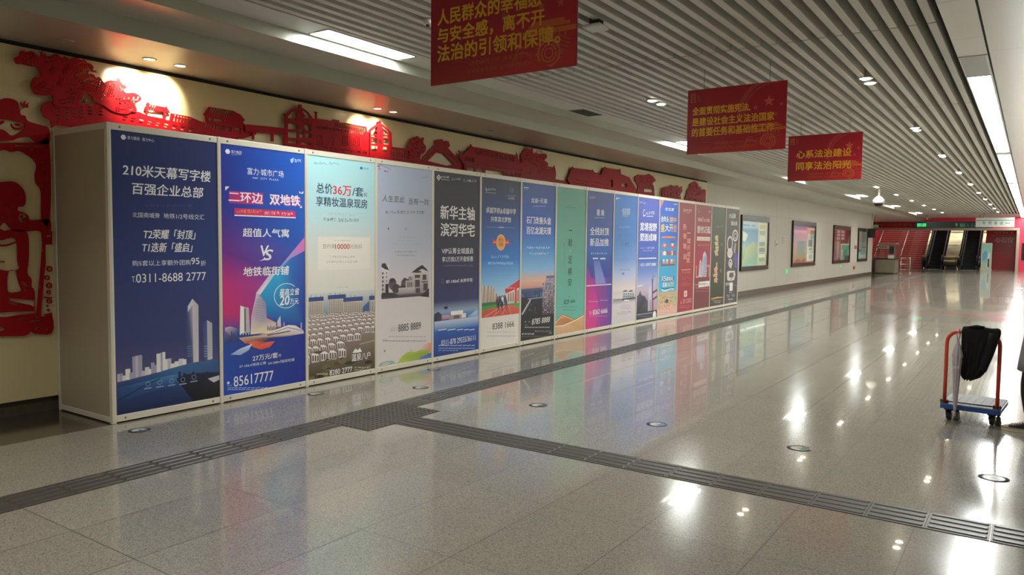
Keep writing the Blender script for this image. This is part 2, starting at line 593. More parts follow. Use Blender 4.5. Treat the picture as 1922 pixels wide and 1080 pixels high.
XS0, XS1, XF1, XF2 = -5.19, -0.70, -5.54, -6.05
structure(Shape().box(XR, XE + 0.15, Y0, Y1, 3.85, 3.95).build('ceiling', M['plenum']), 'dark ceiling void above the slats', 'ceiling')
structure(Shape().box(XF1, XS0, Y0, Y1, ZC, ZC + 0.02).build('trim_2', M['strip']), 'pale ceiling strip carrying the left light panels', 'ceiling strip')
structure(Shape().box(XF1 - 0.02, XF1, Y0, Y1, 3.296, ZC + 0.02).build('trim_3', M['fascia']), 'upper grey ceiling fascia beside the light strip', 'ceiling fascia')
structure(Shape().box(XF2, XF1 - 0.02, Y0, Y1, 3.296, 3.316).build('trim_4', M['soffit']), 'upper satin soffit between the two fascias', 'soffit')
structure(Shape().box(XF2 - 0.02, XF2, Y0, Y1, 3.15, 3.316).build('trim_5', M['fascia']), 'lower grey ceiling fascia above the poster boards', 'ceiling fascia')
structure(Shape().box(XW, XF2 - 0.02, Y0, 19.14, 3.15, 3.17).build('trim_6', M['soffit']), 'lower satin soffit over the cream decorated wall', 'soffit')
structure(Shape().box(XW, XF2 - 0.02, 19.14, YC, 3.15, 3.17).box(XR, XF2 - 0.02, YC, Y1, 3.15, 3.17).build('trim_7', M['strip']), 'lower pale soffit over the grey panelled wall', 'soffit')
structure(Shape().box(XS0, XS1, 51.0, Y1, ZC, ZC + 0.02).build('trim_8', M['strip']), 'flat pale ceiling panel where the slats end', 'ceiling panel')
s = Shape()
for a, b_ in ((Y0, -1.5), (-1.494, 2.25), (2.256, 4.49), (4.496, 6.74), (6.746, 8.0), (8.006, 51.0), (51.006, Y1)):
    s.box(XS1 + 0.005, -0.445, a, b_, ZC, ZC + 0.02)
structure(s.build('trim_9', M['white']), 'white panel strip carrying the right light panels', 'ceiling strip')
s = Shape()
for k in range(14):
    s.box(-0.42, XE, Y0 + 4.5 * k, Y0 + 4.5 * k + 4.495, ZC - 0.03, ZC + 0.02)
structure(s.build('trim_10', M['white']), 'smooth white ceiling on the right of the dark groove', 'ceiling panel')
structure(Shape().box(-0.445, -0.42, Y0, Y1, ZC + 0.02, ZC + 0.03).build('trim_11', M['black']), 'dark groove along the right light strip', 'groove')

# slats: one thing per run, with the joints of its lengths
pitch = (XS1 - XS0) / 31
for i in range(31):
    x = XS0 + 0.03 + i * pitch
    s = Shape((x, Y0, ZC))
    ys = [Y0] + [3.05 + 4.25 * k for k in range(-1, 12)] + [50.98]
    for a, b_ in zip(ys[:-1], ys[1:]):
        s.box(x, x + 0.066, a + 0.013, b_ - 0.013, ZC, ZC + 0.15, 0.004)
    for y in ys[1:-1]:
        s.box(x + 0.02, x + 0.046, y - 0.02, y + 0.02, ZC + 0.1, ZC + 0.14)       # splice sleeve inside the joint
    tag(s.build('ceiling_slat', M['slat']), 'long grey metal slat of the slatted ceiling over the hall', 'ceiling slat', 'slats of the ceiling')
s = Shape()
for k in range(14):
    y = 1.0 + 4.25 * k - 4.25
    s.box(XS0, XS1, y, y + 0.03, ZC + 0.151, ZC + 0.18)
structure(s.build('trim_12', M['steel']), 'hanger rails above the ceiling slats', 'rail')

# ------------------------------------------------------------------ lights of the hall


def light_panel(x0, x1, y0, y1, label, lit=True):
    t = thing('ceiling_light_panel', ((x0 + x1) / 2, (y0 + y1) / 2, ZC), label, 'ceiling light', 'fluorescent panels of the ceiling strips')
    w = 0.012
    f = Shape(t.location).box(x0, x0 + w, y0, y1, ZC - 0.008, ZC).box(x1 - w, x1, y0, y1, ZC - 0.008, ZC).box(x0, x1, y0, y0 + w, ZC - 0.008, ZC).box(x0, x1, y1 - w, y1, ZC - 0.008, ZC)
    f.build('frame', M['rim'], t)
    Shape(t.location).box(x0 + w, x1 - w, y0 + w, y1 - w, ZC - 0.005, ZC - 0.001).build('diffuser', M['glow'] if lit else M['off'], t)


for k in range(7):
    yc = -3.28 + 8.55 * k
    light_panel(-5.50, -5.235, yc - 0.58, yc + 0.58, f'short ceiling panel beside the grey fascia, {ordinal(k)} one going away along the left strip')
for k, (a, b_) in enumerate(((-4.6, 1.9), (9.8, 17.8), (18.3, 26.3), (26.8, 34.8), (35.3, 43.3), (43.8, 50.8), (51.2, 56.6))):  # the last panel is added out of view to brighten the far red wall
    light_panel(-0.69, -0.45, a, b_, f'long ceiling panel beside the dark groove, {ordinal(k)} one going away along the right strip', k > 0)
light_panel(-0.69, -0.45, 8.75, 9.78, 'unlit grey ceiling panel before the first long lit one on the right', lit=False)

LAMP_W = (1.0, 0.97, 0.91)


def downlight(x, y, label, lit=True):
    t = thing('downlight', (x, y, ZC), label, 'downlight', 'downlights among the ceiling slats')
    Shape(t.location).lathe([(0.078, ZC - 0.012), (0.080, ZC - 0.002), (0.076, ZC + 0.09), (0.066, ZC + 0.09), (0.064, ZC - 0.006), (0.07, ZC - 0.012)], (x, y, 0), 24).build('rim', M['rim'], t)
    Shape(t.location).lathe([(0.063, ZC - 0.004), (0.058, ZC - 0.014), (0.04, ZC - 0.022), (0.015, ZC - 0.026)], (x, y, 0), 18).build('lamp', M['lamp'] if lit else M['off'], t)
    if lit: spot('downlight_beam', (x, y, ZC - 0.035), (x, y, 0), DOWN_WATT, 130, LAMP_W, 0.05, 0.8)


for k in range(13):
    y = -3.35 + 4.25 * k
    for d, which in ((-.145, 'nearer'), (.145, 'farther')):
        downlight(-1.62, y + d, f'{which} lamp of the {ordinal(k)} pair in the downlight row by the right strip', k > 0)
        downlight(-4.18, y + d, f'{which} lamp of the {ordinal(k)} pair in the downlight row by the left strip', k > 0)


def soffit_lamp(x, y, label, lit, share=1.0):
    t = thing('soffit_lamp', (x, y, 3.15), label, 'downlight', 'lamps in the soffit over the decorated wall')
    Shape(t.location).lathe([(0.062, 3.149), (0.060, 3.143), (0.05, 3.143), (0.046, 3.149)], (x, y, 0), 22).build('rim', M['rim'], t)
    Shape(t.location).lathe([(0.046, 3.1485), (0.03, 3.1455), (0.01, 3.1455)], (x, y, 0), 18).build('lamp', M['lamp'] if lit else M['off'], t)
    if lit:
        spot('soffit_beam', (x, y, 3.135), (-7.05, y, 2.88), SPOT_WATT * share, 74, (1.0, 0.9, 0.66), 0.03, 1.0)


soffit_lamp(-6.68, 3.86, 'lit round soffit lamp over the tall blue tower board, nearer of its pair', True)
soffit_lamp(-6.68, 4.16, 'lit round soffit lamp over the tall blue tower board, farther of its pair', True)
soffit_lamp(-6.72, 6.80, 'lit round soffit lamp above the gabled red house, nearer of its pair', True, .45)
soffit_lamp(-6.72, 7.08, 'lit round soffit lamp above the gabled red house, farther of its pair', True, .45)
soffit_lamp(-6.66, 3.13, 'unlit round soffit lamp above the red tree, nearest to the camera', False)
soffit_lamp(-6.56, 8.96, 'unlit round soffit lamp above the red gate roof', False)

# ------------------------------------------------------------------ the sixteen poster boards
XB = -6.13                                     # front face of the board frames
DIV = [3.19, 4.185, 5.186, 6.186, 7.17, 8.148, 9.125, 10.1, 11.07, 12.065, 13.05, 14.053, 15.043, 15.98, 17.0, 18.0, 19.0]
WH, HB = 'f2f2f0', 2.45


def P(i, stops):
    p = Print('x', XB - 0.006, 1.25)
    p.back(DIV[i] + 0.021, DIV[i + 1] - 0.021, 0.062, HB - 0.052, stops)
    return p


def poster_blue_tower(i):
    p = P(i, [(0, '1c2a5e'), (.45, '293a72'), (.75, '39406e'), (.88, '4c4c74'), (1, '2c3c70')])
    p.frame(190, 210, 3.483)
    p.oval(145, 166, 18, 18, WH, n=6).text('富力集团 · 富力中心', 172, 345, 178, 22, 'd8dcea')
    p.text('210米天幕写字楼', 140, 715, 400, 76, WH, .022, .08)
    p.text('百强企业总部', 203, 668, 515, 74, WH, .022, .08)
    p.greek(288, 598, 613, 16, '45558c', 9, 2)
    p.text('北国商城旁', 203, 382, 676, 34, 'd4d8e6').text('地铁1/2号线交汇', 408, 675, 685, 34, 'd4d8e6')
    p.text('T2荣耀「封顶」', 278, 617, 802, 62, WH, .02, .2).text('T1迭新「盛启」', 270, 597, 887, 62, WH, .02, .2)
    p.text('购5套以上享额外团购', 203, 584, 988, 36, 'd4d8e6').text('95', 588, 642, 976, 42, WH, .01).text('折', 650, 685, 990, 34, 'd4d8e6')
    p.frame(200, 500, 3.482)
    p.text('T.', 165, 190, 85, 36, 'd4d8e6').text('0311-8688 2777', 192, 650, 72, 56, 'e4e6ee')
    # distant skyline
    rnd = random.Random(3)
    x = 70
    while x < 520:
        w = rnd.uniform(14, 34); base = 745 - (x - 70) * 0.25; h = rnd.choice([22, 30, 44, 60, 40])
        if 165 < x < 215: h = 130
        if 325 < x < 375: h = 110
        p.rect(x, base - h, x + w, base + 12, rnd.choice(['c9c6cc', 'b4b0bc', 'd8d4d2', '9a98ae'])); x += w * 0.8
    p.poly([(560, 212), (600, 255), (602, 640), (566, 640)], ['c2bcc4', 'b4aeb8', 'c8c0c0', 'b8b2ba'])
    p.poly([(516, 300), (527, 268), (560, 212), (566, 640), (522, 640)], ['3c4674', '4a5682', 'a8a8b8', '4a557c', '3a4674'])
    p.poly([(530, 262), (560, 216), (562, 250), (532, 300)], 'c9c6d2')
    p.poly([(628, 380), (656, 352), (660, 610), (632, 625)], ['3a4878', '465488', '54628e', '38446e']).poly([(656, 352), (690, 372), (692, 606), (660, 615)], ['b0aeba', 'a4a2b2', 'c4c0c2', 'b4b0b8'])
    for yy in range(520, 600, 16): p.rect(526, yy, 562, yy + 5, '6a7ea6'); p.rect(636, yy, 688, yy + 4, '8fa0bc')
    p.poly([(70, 768), (250, 722), (420, 668), (560, 630), (745, 605), (745, 900), (75, 1000)], ['2a4274', '2e5080', '3a6494', '466c9c', '3a5a88', '1c2c54', '18244e'])
    p.poly([(72, 800), (250, 752), (420, 712), (500, 700), (470, 760), (360, 800), (200, 850), (74, 900)], ['2c4c80', '3a6a9c', '4a7cac', '3a6494', '2c5084', '2c4c7c', '244070', '1c3260'])
    p.poly([(456, 736), (520, 706), (640, 694), (745, 690), (745, 880), (570, 905)], ['1c2030', '24283a', '343848', '2c2c38', '16161c', '101018'])
    for k in range(9): p.rect(470 + k * 30, 690 + (k % 3) * 8, 484 + k * 30, 740, '1a2440')
    p.poly([(660, 735), (740, 712), (745, 740), (700, 760)], 'b8b4c4')
    p.line([(72, 880), (250, 780), (350, 735)], .008, '14224a').line([(340, 935), (360, 770)], .006, '1a2c58').line([(75, 965), (350, 900), (560, 860)], .006, '14224a')
    for x, y in ((270, 770), (348, 760), (425, 750), (498, 742), (570, 725)): p.oval(x, y, 15, 15, '8fa6cc', .18).rect(x - 24, y + 24, x + 24, y + 32, '8296bc')
    return p


def poster_ring_road(i):
    p = P(i, [(0, ('163090', '1856b8')), (.24, ('28308e', '1a58b8')), (.42, ('6a2880', '2456b0')), (.56, ('c02c78', '3048a0')), (.66, ('c8306c', '283c98')), (.75, ('2c4a98', '22308a')), (1, ('1f48b0', '1a2c88'))])
    p.frame(410, 250, 4.153)
    p.poly([(672, 812), (672, 1090), (440, 1090)], ['d468b0', 'c070c0', '50a8d4'])
    p.oval(72, 143, 20, 21, WH, n=6).text('富力集团', 100, 180, 148, 24, WH).greek(100, 180, 168, 8, 'c0cce8', 3)
    p.poly([(560, 205), (588, 190), (580, 230), (566, 232)], '9cc4f0').greek(592, 650, 216, 24, WH, 3)
    p.text('富力·城市广场', 225, 508, 308, 54, WH).text('R&F  CITY  PLAZA', 268, 470, 357, 14, 'c8d4ee')
    p.poly([(53, 415), (88, 417), (53, 448)], WH).poly([(630, 452), (645, 470), (630, 468)], WH).poly([(662, 452), (662, 472), (640, 472)], WH).poly([(650, 565), (650, 585), (632, 583)], WH)
    p.rect(84, 460, 348, 552, 'b02a78').text('二环边', 80, 345, 502, 82, WH, .03).text('双地铁', 404, 641, 526, 82, 'e85aa0', .03).text('双地铁', 400, 635, 521, 82, WH, .03)
    p.rect(125, 596, 600, 645, 'c42c60').greek(135, 345, 611, 26, 'e89a50', 9, 4).greek(360, 480, 624, 24, 'f0d8e0', 6, 5).greek(492, 585, 630, 24, 'f0d8e0', 4, 6).rect(125, 646, 602, 655, WH)
    p.text('超值人气寓', 190, 550, 778, 66, WH, .02)
    p.text('V', 330, 392, 918, 82, WH, .03, .15).text('S', 352, 425, 950, 82, WH, .03, .25).poly([(318, 998), (360, 978), (410, 975), (350, 992)], WH)
    p.frame(410, 500, 4.153)
    p.poly([(440, 60), (560, -60), (672, -120), (680, 480), (450, 440), (370, 380), (318, 222)], ['2fa0d0', '2a68b8', '3050a8', '2a3490', '2a3a98', '1f6ab0', '2492c8'])
    p.poly([(400, 62), (444, 58), (325, 222), (290, 212)], ['c8a8c4', '8ac4dc', 'e8dce0', 'dcb4cc'])
    p.text('地铁临街铺', 192, 550, 38, 70, WH, .025, .12)
    p.oval(528, 230, 96, 98, 'e8ecf8', .05, a0=45, a1=330)
    p.text('最高立省', 476, 630, 200, 54, WH, .02, .15).text('20', 476, 552, 266, 74, WH, .03, .15).text('万元', 558, 625, 274, 42, WH, .01)
    # towers and the pale hull of the mall
    p.poly([(50, 480), (90, 470), (155, 490), (155, 592), (50, 606)], ['c8a8b8', 'b0b0c8', '5a6898', '2f4888', '2a4080'])
    for k in range(7): p.rect(54 + k * 15, 510 + (k % 3) * 14, 63 + k * 15, 590, '34406c')
    p.poly([(255, 392), (296, 208), (330, 232), (370, 290), (376, 404), (450, 440), (450, 512), (250, 532)], ['b8a8b8', 'd0c4cc', '9c96b0', '8c88a8', '9a94ac', 'c8b4a8', 'd8c0a4', 'e0ccb0'])
    p.poly([(170, 306), (200, 318), (202, 520), (165, 530)], 'e2dcd8').poly([(200, 318), (236, 322), (246, 518), (202, 522)], 'b0aab0').rect(202, 330, 212, 510, '504a58')
    for yy in range(250, 420, 20): p.line([(285, yy + 8), (365, yy + 22)], .004, '8c86a0')
    for k in range(10): p.rect(380 + k * 12, 466 + (k % 2) * 10, 388 + k * 12, 500, '6a6480')
    p.poly([(456, 432), (482, 385), (488, 470), (460, 474)], 'c4bccc').rect(504, 436, 516, 470, '8a94c0').rect(640, 440, 650, 500, '9ca0c8')
    p.poly([(158, 560), (300, 540), (420, 505), (545, 458), (600, 462), (660, 500), (668, 524), (540, 545), (400, 560), (330, 600), (210, 604)], ['c8a890', 'd8bca4', 'e4d8d0', 'ece8e8', 'dcd4d8', 'c8c0c8', 'c4b4b4', 'b0a0a8', '504a58', '7a5458', 'c05a50'])
    p.line([(200, 552), (400, 528), (540, 478), (650, 502)], .006, '6a5a60').line([(380, 540), (560, 505)], .01, '3c3c50')
    for x in range(170, 440, 22): p.oval(x, 532 - (x - 170) * .08, 4, 6, 'f8e8b0')
    p.poly([(230, 596), (300, 582), (360, 592), (440, 584), (398, 632), (330, 652), (270, 632)], ['e07a40', 'd85a44', 'b84a50', 'e0644c', 'd45048', 'c84858', 'd86048'])
    p.poly([(92, 690), (170, 642), (262, 606), (235, 655), (170, 692)], ['8ca8d0', 'b8c8e0', 'd0d4e4', '9cb0d4', 'a8bcdc'])
    p.text('27万元/套', 265, 462, 706, 44, WH, .015).text('起', 468, 488, 694, 20, WH)
    p.text('47-102㎡悦居公寓', 160, 370, 768, 24, 'd8e0f4').text('64-268㎡临街旺铺', 388, 590, 742, 24, 'd8e0f4')
    p.oval(76, 910, 10, 11, WH).greek(68, 105, 930, 10, 'c8d0ec', 2)
    p.text('85617777', 118, 428, 876, 78, WH, .006).greek(70, 570, 948, 6, '9fb0e0', 16).greek(70, 330, 962, 6, '9fb0e0', 9)
    return p


def poster_hot_spring(i):
    p = P(i, [(0, 'a2d2da'), (.25, 'accfd6'), (.36, 'c2cccc'), (.52, 'd2cfc6'), (.62, 'cfcec6'), (1, '4a4434')])
    p.frame(570, 270, 4.5)
    for k, (a, b) in enumerate(((88, 128), (132, 195), (215, 300))): p.line([(a, 172), (a + 8, 152), (a + 14, 176), ((a + b) / 2, 160), (b, 176)], .006, '7a98a8')
    p.oval(487, 206, 12, 12, '2a6ab0').text('温泉', 502, 550, 210, 16, '4a7ab0')
    p.text('总价', 108, 243, 378, 86, '1f3c5c', .02).text('36万', 248, 403, 396, 82, 'd42840', .025).text('/套', 412, 505, 406, 80, '1f3c5c', .02).text('起', 508, 537, 430, 34, '1f3c5c')
    p.text('享精妆温泉现房', 105, 537, 497, 78, '1f3c5c', .022)
    p.greek(210, 320, 594, 24, '9cb4b8', 5, 3).greek(330, 435, 600, 24, '9cb4b8', 4, 4)
    p.greek(170, 276, 640, 27, '4a5a68', 4, 5).greek(292, 475, 646, 27, '4a5a68', 8, 6)
    p.rect(120, 788, 560, 1062, 'd8d4cc').greek(262, 395, 818, 12, '9a9a98', 7)
    p.text('签约享', 160, 262, 866, 38, '86868a').text('10000', 265, 388, 868, 42, 'b42c3a', .02).text('元抵扣', 392, 490, 868, 36, '86868a')
    p.greek(218, 436, 956, 16, '9c9a96', 10, 7).greek(192, 458, 998, 16, '9c9a96', 12, 8)
    p.frame(570, 490, 4.5)
    p.greek(278, 380, 222, 8, '9a9894', 5)
    p.rect(40, 258, 612, 470, 'c4c6c4', '5c7a94').poly([(490, 400), (560, 330), (612, 320), (612, 450), (490, 450)], '3c5c86')
    for x0, y0, x1, y1 in ((46, 312, 165, 480), (208, 292, 352, 455), (338, 312, 496, 448), (556, 300, 612, 440)):
        p.rect(x0, y0, x1, y1, 'c8beb0', 'a89c8c').rect(x0 - 4, y0 - 6, x1 + 3, y0 + 30, '36467e')
        n = int((x1 - x0) / 15)
        p.hold()
        for k in range(n):
            xx = x0 + 6 + k * (x1 - x0 - 6) / n
            for yy in range(int(y0) + 40, int(y1) - 6, 14): p.rect(xx, yy, xx + 7, yy + 9, '5c5a64')
        p.go()
        for k in range(3): p.rect(x0 + 15 + k * 40, y0 - 22, x0 + 19 + k * 40, y0 - 6, '46508a')
    p.rect(40, 448, 612, 1040, '9c8c80', '463e2e')
    rnd = random.Random(11)
    for row in range(9):
        y = 448 + row * row * 3.2 + row * 14; sz = 17 + row * 6.4
        x, spots = 40 - rnd.uniform(0, sz), []
        while x < 612:
            yy = y - (x - 320) * (0.05 + row * 0.016) + rnd.uniform(-5, 5)
            if not (row > 6 and x > 330 or row > 5 and x > 470): spots.append((x, yy))
            x += sz * rnd.uniform(1.0, 1.28)
        p.hold()
        for x, yy in spots: p.rect(x, yy - sz * .4, x + sz * .95, yy + sz * .75, 'e6deda', 'c4b6b0')
        p.go().hold()
        for x, yy in spots:
            for k in range(3): p.rect(x + sz * (.1 + k * .3), yy - sz * .1, x + sz * (.26 + k * .3), yy + sz * .6, '4c4044')
        p.go()
        for odd in (0, 1):
            p.hold()
            for x, yy in spots[odd::2]: p.poly([(x - sz * .2, yy - sz * .3), (x + sz * .35, yy - sz * .85), (x + sz * 1.15, yy - sz * .45), (x + sz * 1.0, yy - sz * .15), (x + sz * .45, yy - sz * .5)], ['8c7470', 'a88e88', '947a76', '6c5856', '7c6662'])
            p.go()
    for k in range(34):
        x, y = rnd.uniform(50, 600), rnd.uniform(700, 1000)
        if y < 760 and x < 380: continue
        p.oval(x, y, rnd.uniform(14, 46), rnd.uniform(8, 22), rnd.choice(['4a4a2a', '38391f', '5c5636', '2f2b1c', '6c6444']), n=9)
    p.line([(470, 705), (610, 670)], .014, '9c8e7a').line([(190, 850), (300, 800)], .014, '8c7c64')
    p.poly([(410, 778), (438, 738), (452, 756), (474, 734), (492, 768), (452, 776)], WH).text('温泉八户', 404, 562, 808, 62, WH, .015)
    p.text('8280 2777', 218, 410, 930, 44, 'f0ece0', .012).greek(425, 570, 902, 14, 'e0dcd0', 5).greek(110, 205, 956, 7, 'c8c0b0', 4).greek(425, 570, 922, 5, 'c8c0b0', 6)
    return p


def poster_courtyard(i):
    p = P(i, [(0, 'a4b0c8'), (.4, 'b0b4c4'), (.55, 'c4bcc4'), (.7, 'cbc3c5'), (1, 'd0c9c6')])
    p.frame(570, 270, 4.5)
    for x, y, r in ((632, 190, 9), (650, 178, 6), (668, 172, 5), (640, 212, 6), (690, 232, 8), (712, 236, 5)): p.oval(x, y, r * 1.4, r * .8, 'a04a68', n=8)
    p.line([(625, 170), (700, 200), (740, 222)], .006, '8a6a78').line([(990, 290), (1050, 278)], .012, '98a0b4')
    p.text('人生至此', 662, 852, 466, 54, '3c3c46', -.006, .12).text('当有一院', 884, 1058, 490, 54, '3c3c46', -.006, .12)
    p.greek(686, 1030, 580, 26, '5c5c68', 13, 2)
    p.oval(716, 718, 5, 9, '2c2c34', n=8).oval(864, 720, 7, 10, '8c90a0', n=8)
    for y, a, b in ((790, 800, 945), (818, 785, 940), (846, 750, 980)): p.greek(a, b, y, 9, '9498a8', 8)
    for y, a, b in ((914, 768, 958), (942, 786, 948)): p.greek(a, b, y, 12, '686a78', 9)
    p.frame(570, 490, 4.5)
    p.rect(655, 270, 1058, 308, '6a6064', '3c3438')
    p.rect(658, 36, 720, 282, 'd4ccd0', 'b0a6a8').poly([(655, 50), (662, 22), (690, 20), (722, 78), (690, 72)], '3a3438')
    for yy in range(96, 260, 34): p.rect(662, yy, 674, yy + 20, '4c464c'); p.rect(694, yy, 706, yy + 14, '847c82')
    p.rect(690, 195, 716, 282, '2f2a2e').rect(726, 240, 740, 290, 'c8c0c0')
    for x, y, rx, ry, c in ((750, 195, 34, 50, '5c4e54'), (748, 165, 26, 20, '3c3438'), (780, 235, 36, 40, '443c40'), (850, 205, 30, 45, '5a5054'), (838, 235, 40, 30, '3a3236'), (900, 150, 20, 20, '8a8088')): p.oval(x, y, rx, ry, c, n=12)
    p.poly([(820, 180), (850, 140), (890, 160), (890, 180)], '4a4246').rect(860, 165, 940, 262, 'a89ea0')
    for k in range(4): p.rect(876 + k * 16, 180, 884 + k * 16, 250, '443c40')
    p.rect(920, 95, 1054, 270, 'c0b6b8', '8c8284').poly([(908, 100), (958, 60), (1000, 34), (1036, 66), (1052, 92), (1000, 66), (950, 96)], '2f292d')
    p.rect(940, 86, 990, 100, '3c3438')
    for x, y, w, h in ((938, 118, 44, 26), (1004, 116, 32, 44), (940, 160, 40, 60), (996, 172, 50, 10), (1010, 190, 36, 60), (945, 230, 36, 40)): p.rect(x, y, x + w, y + h, '4a4246')
    p.rect(800, 225, 936, 278, 'bcb2b4', '8c8486').poly([(985, 300), (1058, 230), (1058, 306)], '2c262a').poly([(655, 308), (660, 270), (760, 268), (800, 300)], '3a3236')
    p.text('0311', 732, 782, 578, 34, 'a8a2a8').text('8885 8889', 798, 988, 557, 60, '4a4650', .008)
    p.greek(668, 712, 670, 14, '8a868c', 2).greek(715, 1035, 640, 5, 'a09ca2', 12).greek(670, 1035, 676, 5, '7c787e', 14)
    p.oval(683, 762, 8, 12, '8c8890', n=8).greek(895, 922, 756, 12, '8c8890', 2)
    p.poly([(985, 722), (1030, 700), (1085, 686), (1085, 770), (1010, 750)], ['d8c8c8', 'e0b0a0', 'd88a70', 'c87868', 'd0b0b0'])
    p.poly([(780, 890), (825, 810), (880, 770), (950, 766), (1010, 738), (1060, 760), (1050, 830), (900, 862)], ['b8c070', 'a4b448', 'a0b040', 'b0b850', 'c0c488', '8aa048', '7c9840', 'a0b050'])
    p.poly([(960, 850), (990, 812), (1030, 796), (1085, 770), (1085, 850)], ['7c8cc0', '5a72b0', '4a68a8', '4464a8', '5c78b4'])
    p.oval(700, 866, 62, 18, '7aa8b8', .3).oval(706, 880, 75, 20, 'a8bcae', .3).poly([(628, 905), (660, 880), (780, 880), (700, 905), (635, 920)], 'b4bc9c')
    return p


def poster_riverside(i):
    p = P(i, [(0, '2a2a34'), (.35, '2a2a3c'), (.52, '282850'), (.7, '2c3064'), (.755, '8a9cb4'), (.79, '3a72b4'), (.88, '2450a0'), (1, '1c3a84')])
    p.frame(805, 300, 5.4)
    p.poly([(100, 148), (122, 180), (100, 212), (78, 180)], WH).poly([(100, 160), (114, 180), (100, 200), (86, 180)], '2a2a34').poly([(100, 170), (107, 180), (100, 190), (93, 180)], WH)
    p.greek(126, 208, 178, 22, WH, 5).rect(126, 200, 212, 206, 'a8a8b0').greek(232, 326, 196, 20, 'c8c8d0', 5, 4).greek(350, 374, 208, 34, 'b0b0b8', 1).greek(380, 490, 214, 24, 'd8d8dc', 4, 2)
    p.text('新华主轴', 118, 463, 540, 136, WH, .03).text('滨河华宅', 120, 463, 712, 132, WH, .03)
    p.text('VIP认筹全城盛启', 130, 447, 924, 62, WH, .008).text('享2万抵5万开盘钜惠', 133, 447, 1007, 52, WH, .008)
    p.frame(805, 490, 5.4)
    p.greek(150, 447, 48, 12, '8c8ca8', 12).oval(138, 206, 10, 26, '60607c', .3).text('87-140㎡', 176, 305, 204, 38, WH, .02).text('水岸华宅', 316, 440, 196, 38, WH, .02)
    p.poly([(55, 540), (95, 515), (120, 535), (140, 570), (125, 606), (55, 615)], ['2a2a50', '4a4a60', '3c3848', '504450', '3a3a4c', '22263c']).oval(172, 475, 20, 16, '1c1c44', n=10)
    p.rect(130, 552, 205, 592, 'c89aa8', 'a07884').rect(205, 548, 372, 590, 'a89890', '8a8488').rect(222, 505, 346, 546, 'e8e8ea').rect(250, 552, 310, 585, '6c5450').rect(330, 532, 376, 575, 'd8d4d4')
    p.poly([(378, 582), (400, 556), (440, 530), (470, 505), (508, 488), (508, 585)], ['5a78a4', '8aa8c4', '9cbcd4', 'a8c4d8', '88a8cc', '7498c0'])
    p.rect(55, 590, 510, 690, 'b8c4d4', '2f68b0')
    p.greek(95, 470, 697, 8, 'd8e0f0', 5)
    p.text('0311-878 29555/36111', 125, 470, 806, 54, WH, .004).greek(95, 470, 858, 7, 'b8c8e8', 9).greek(95, 470, 886, 7, 'a0b4dc', 12).greek(95, 300, 908, 6, '90a8d8', 6)
    return p


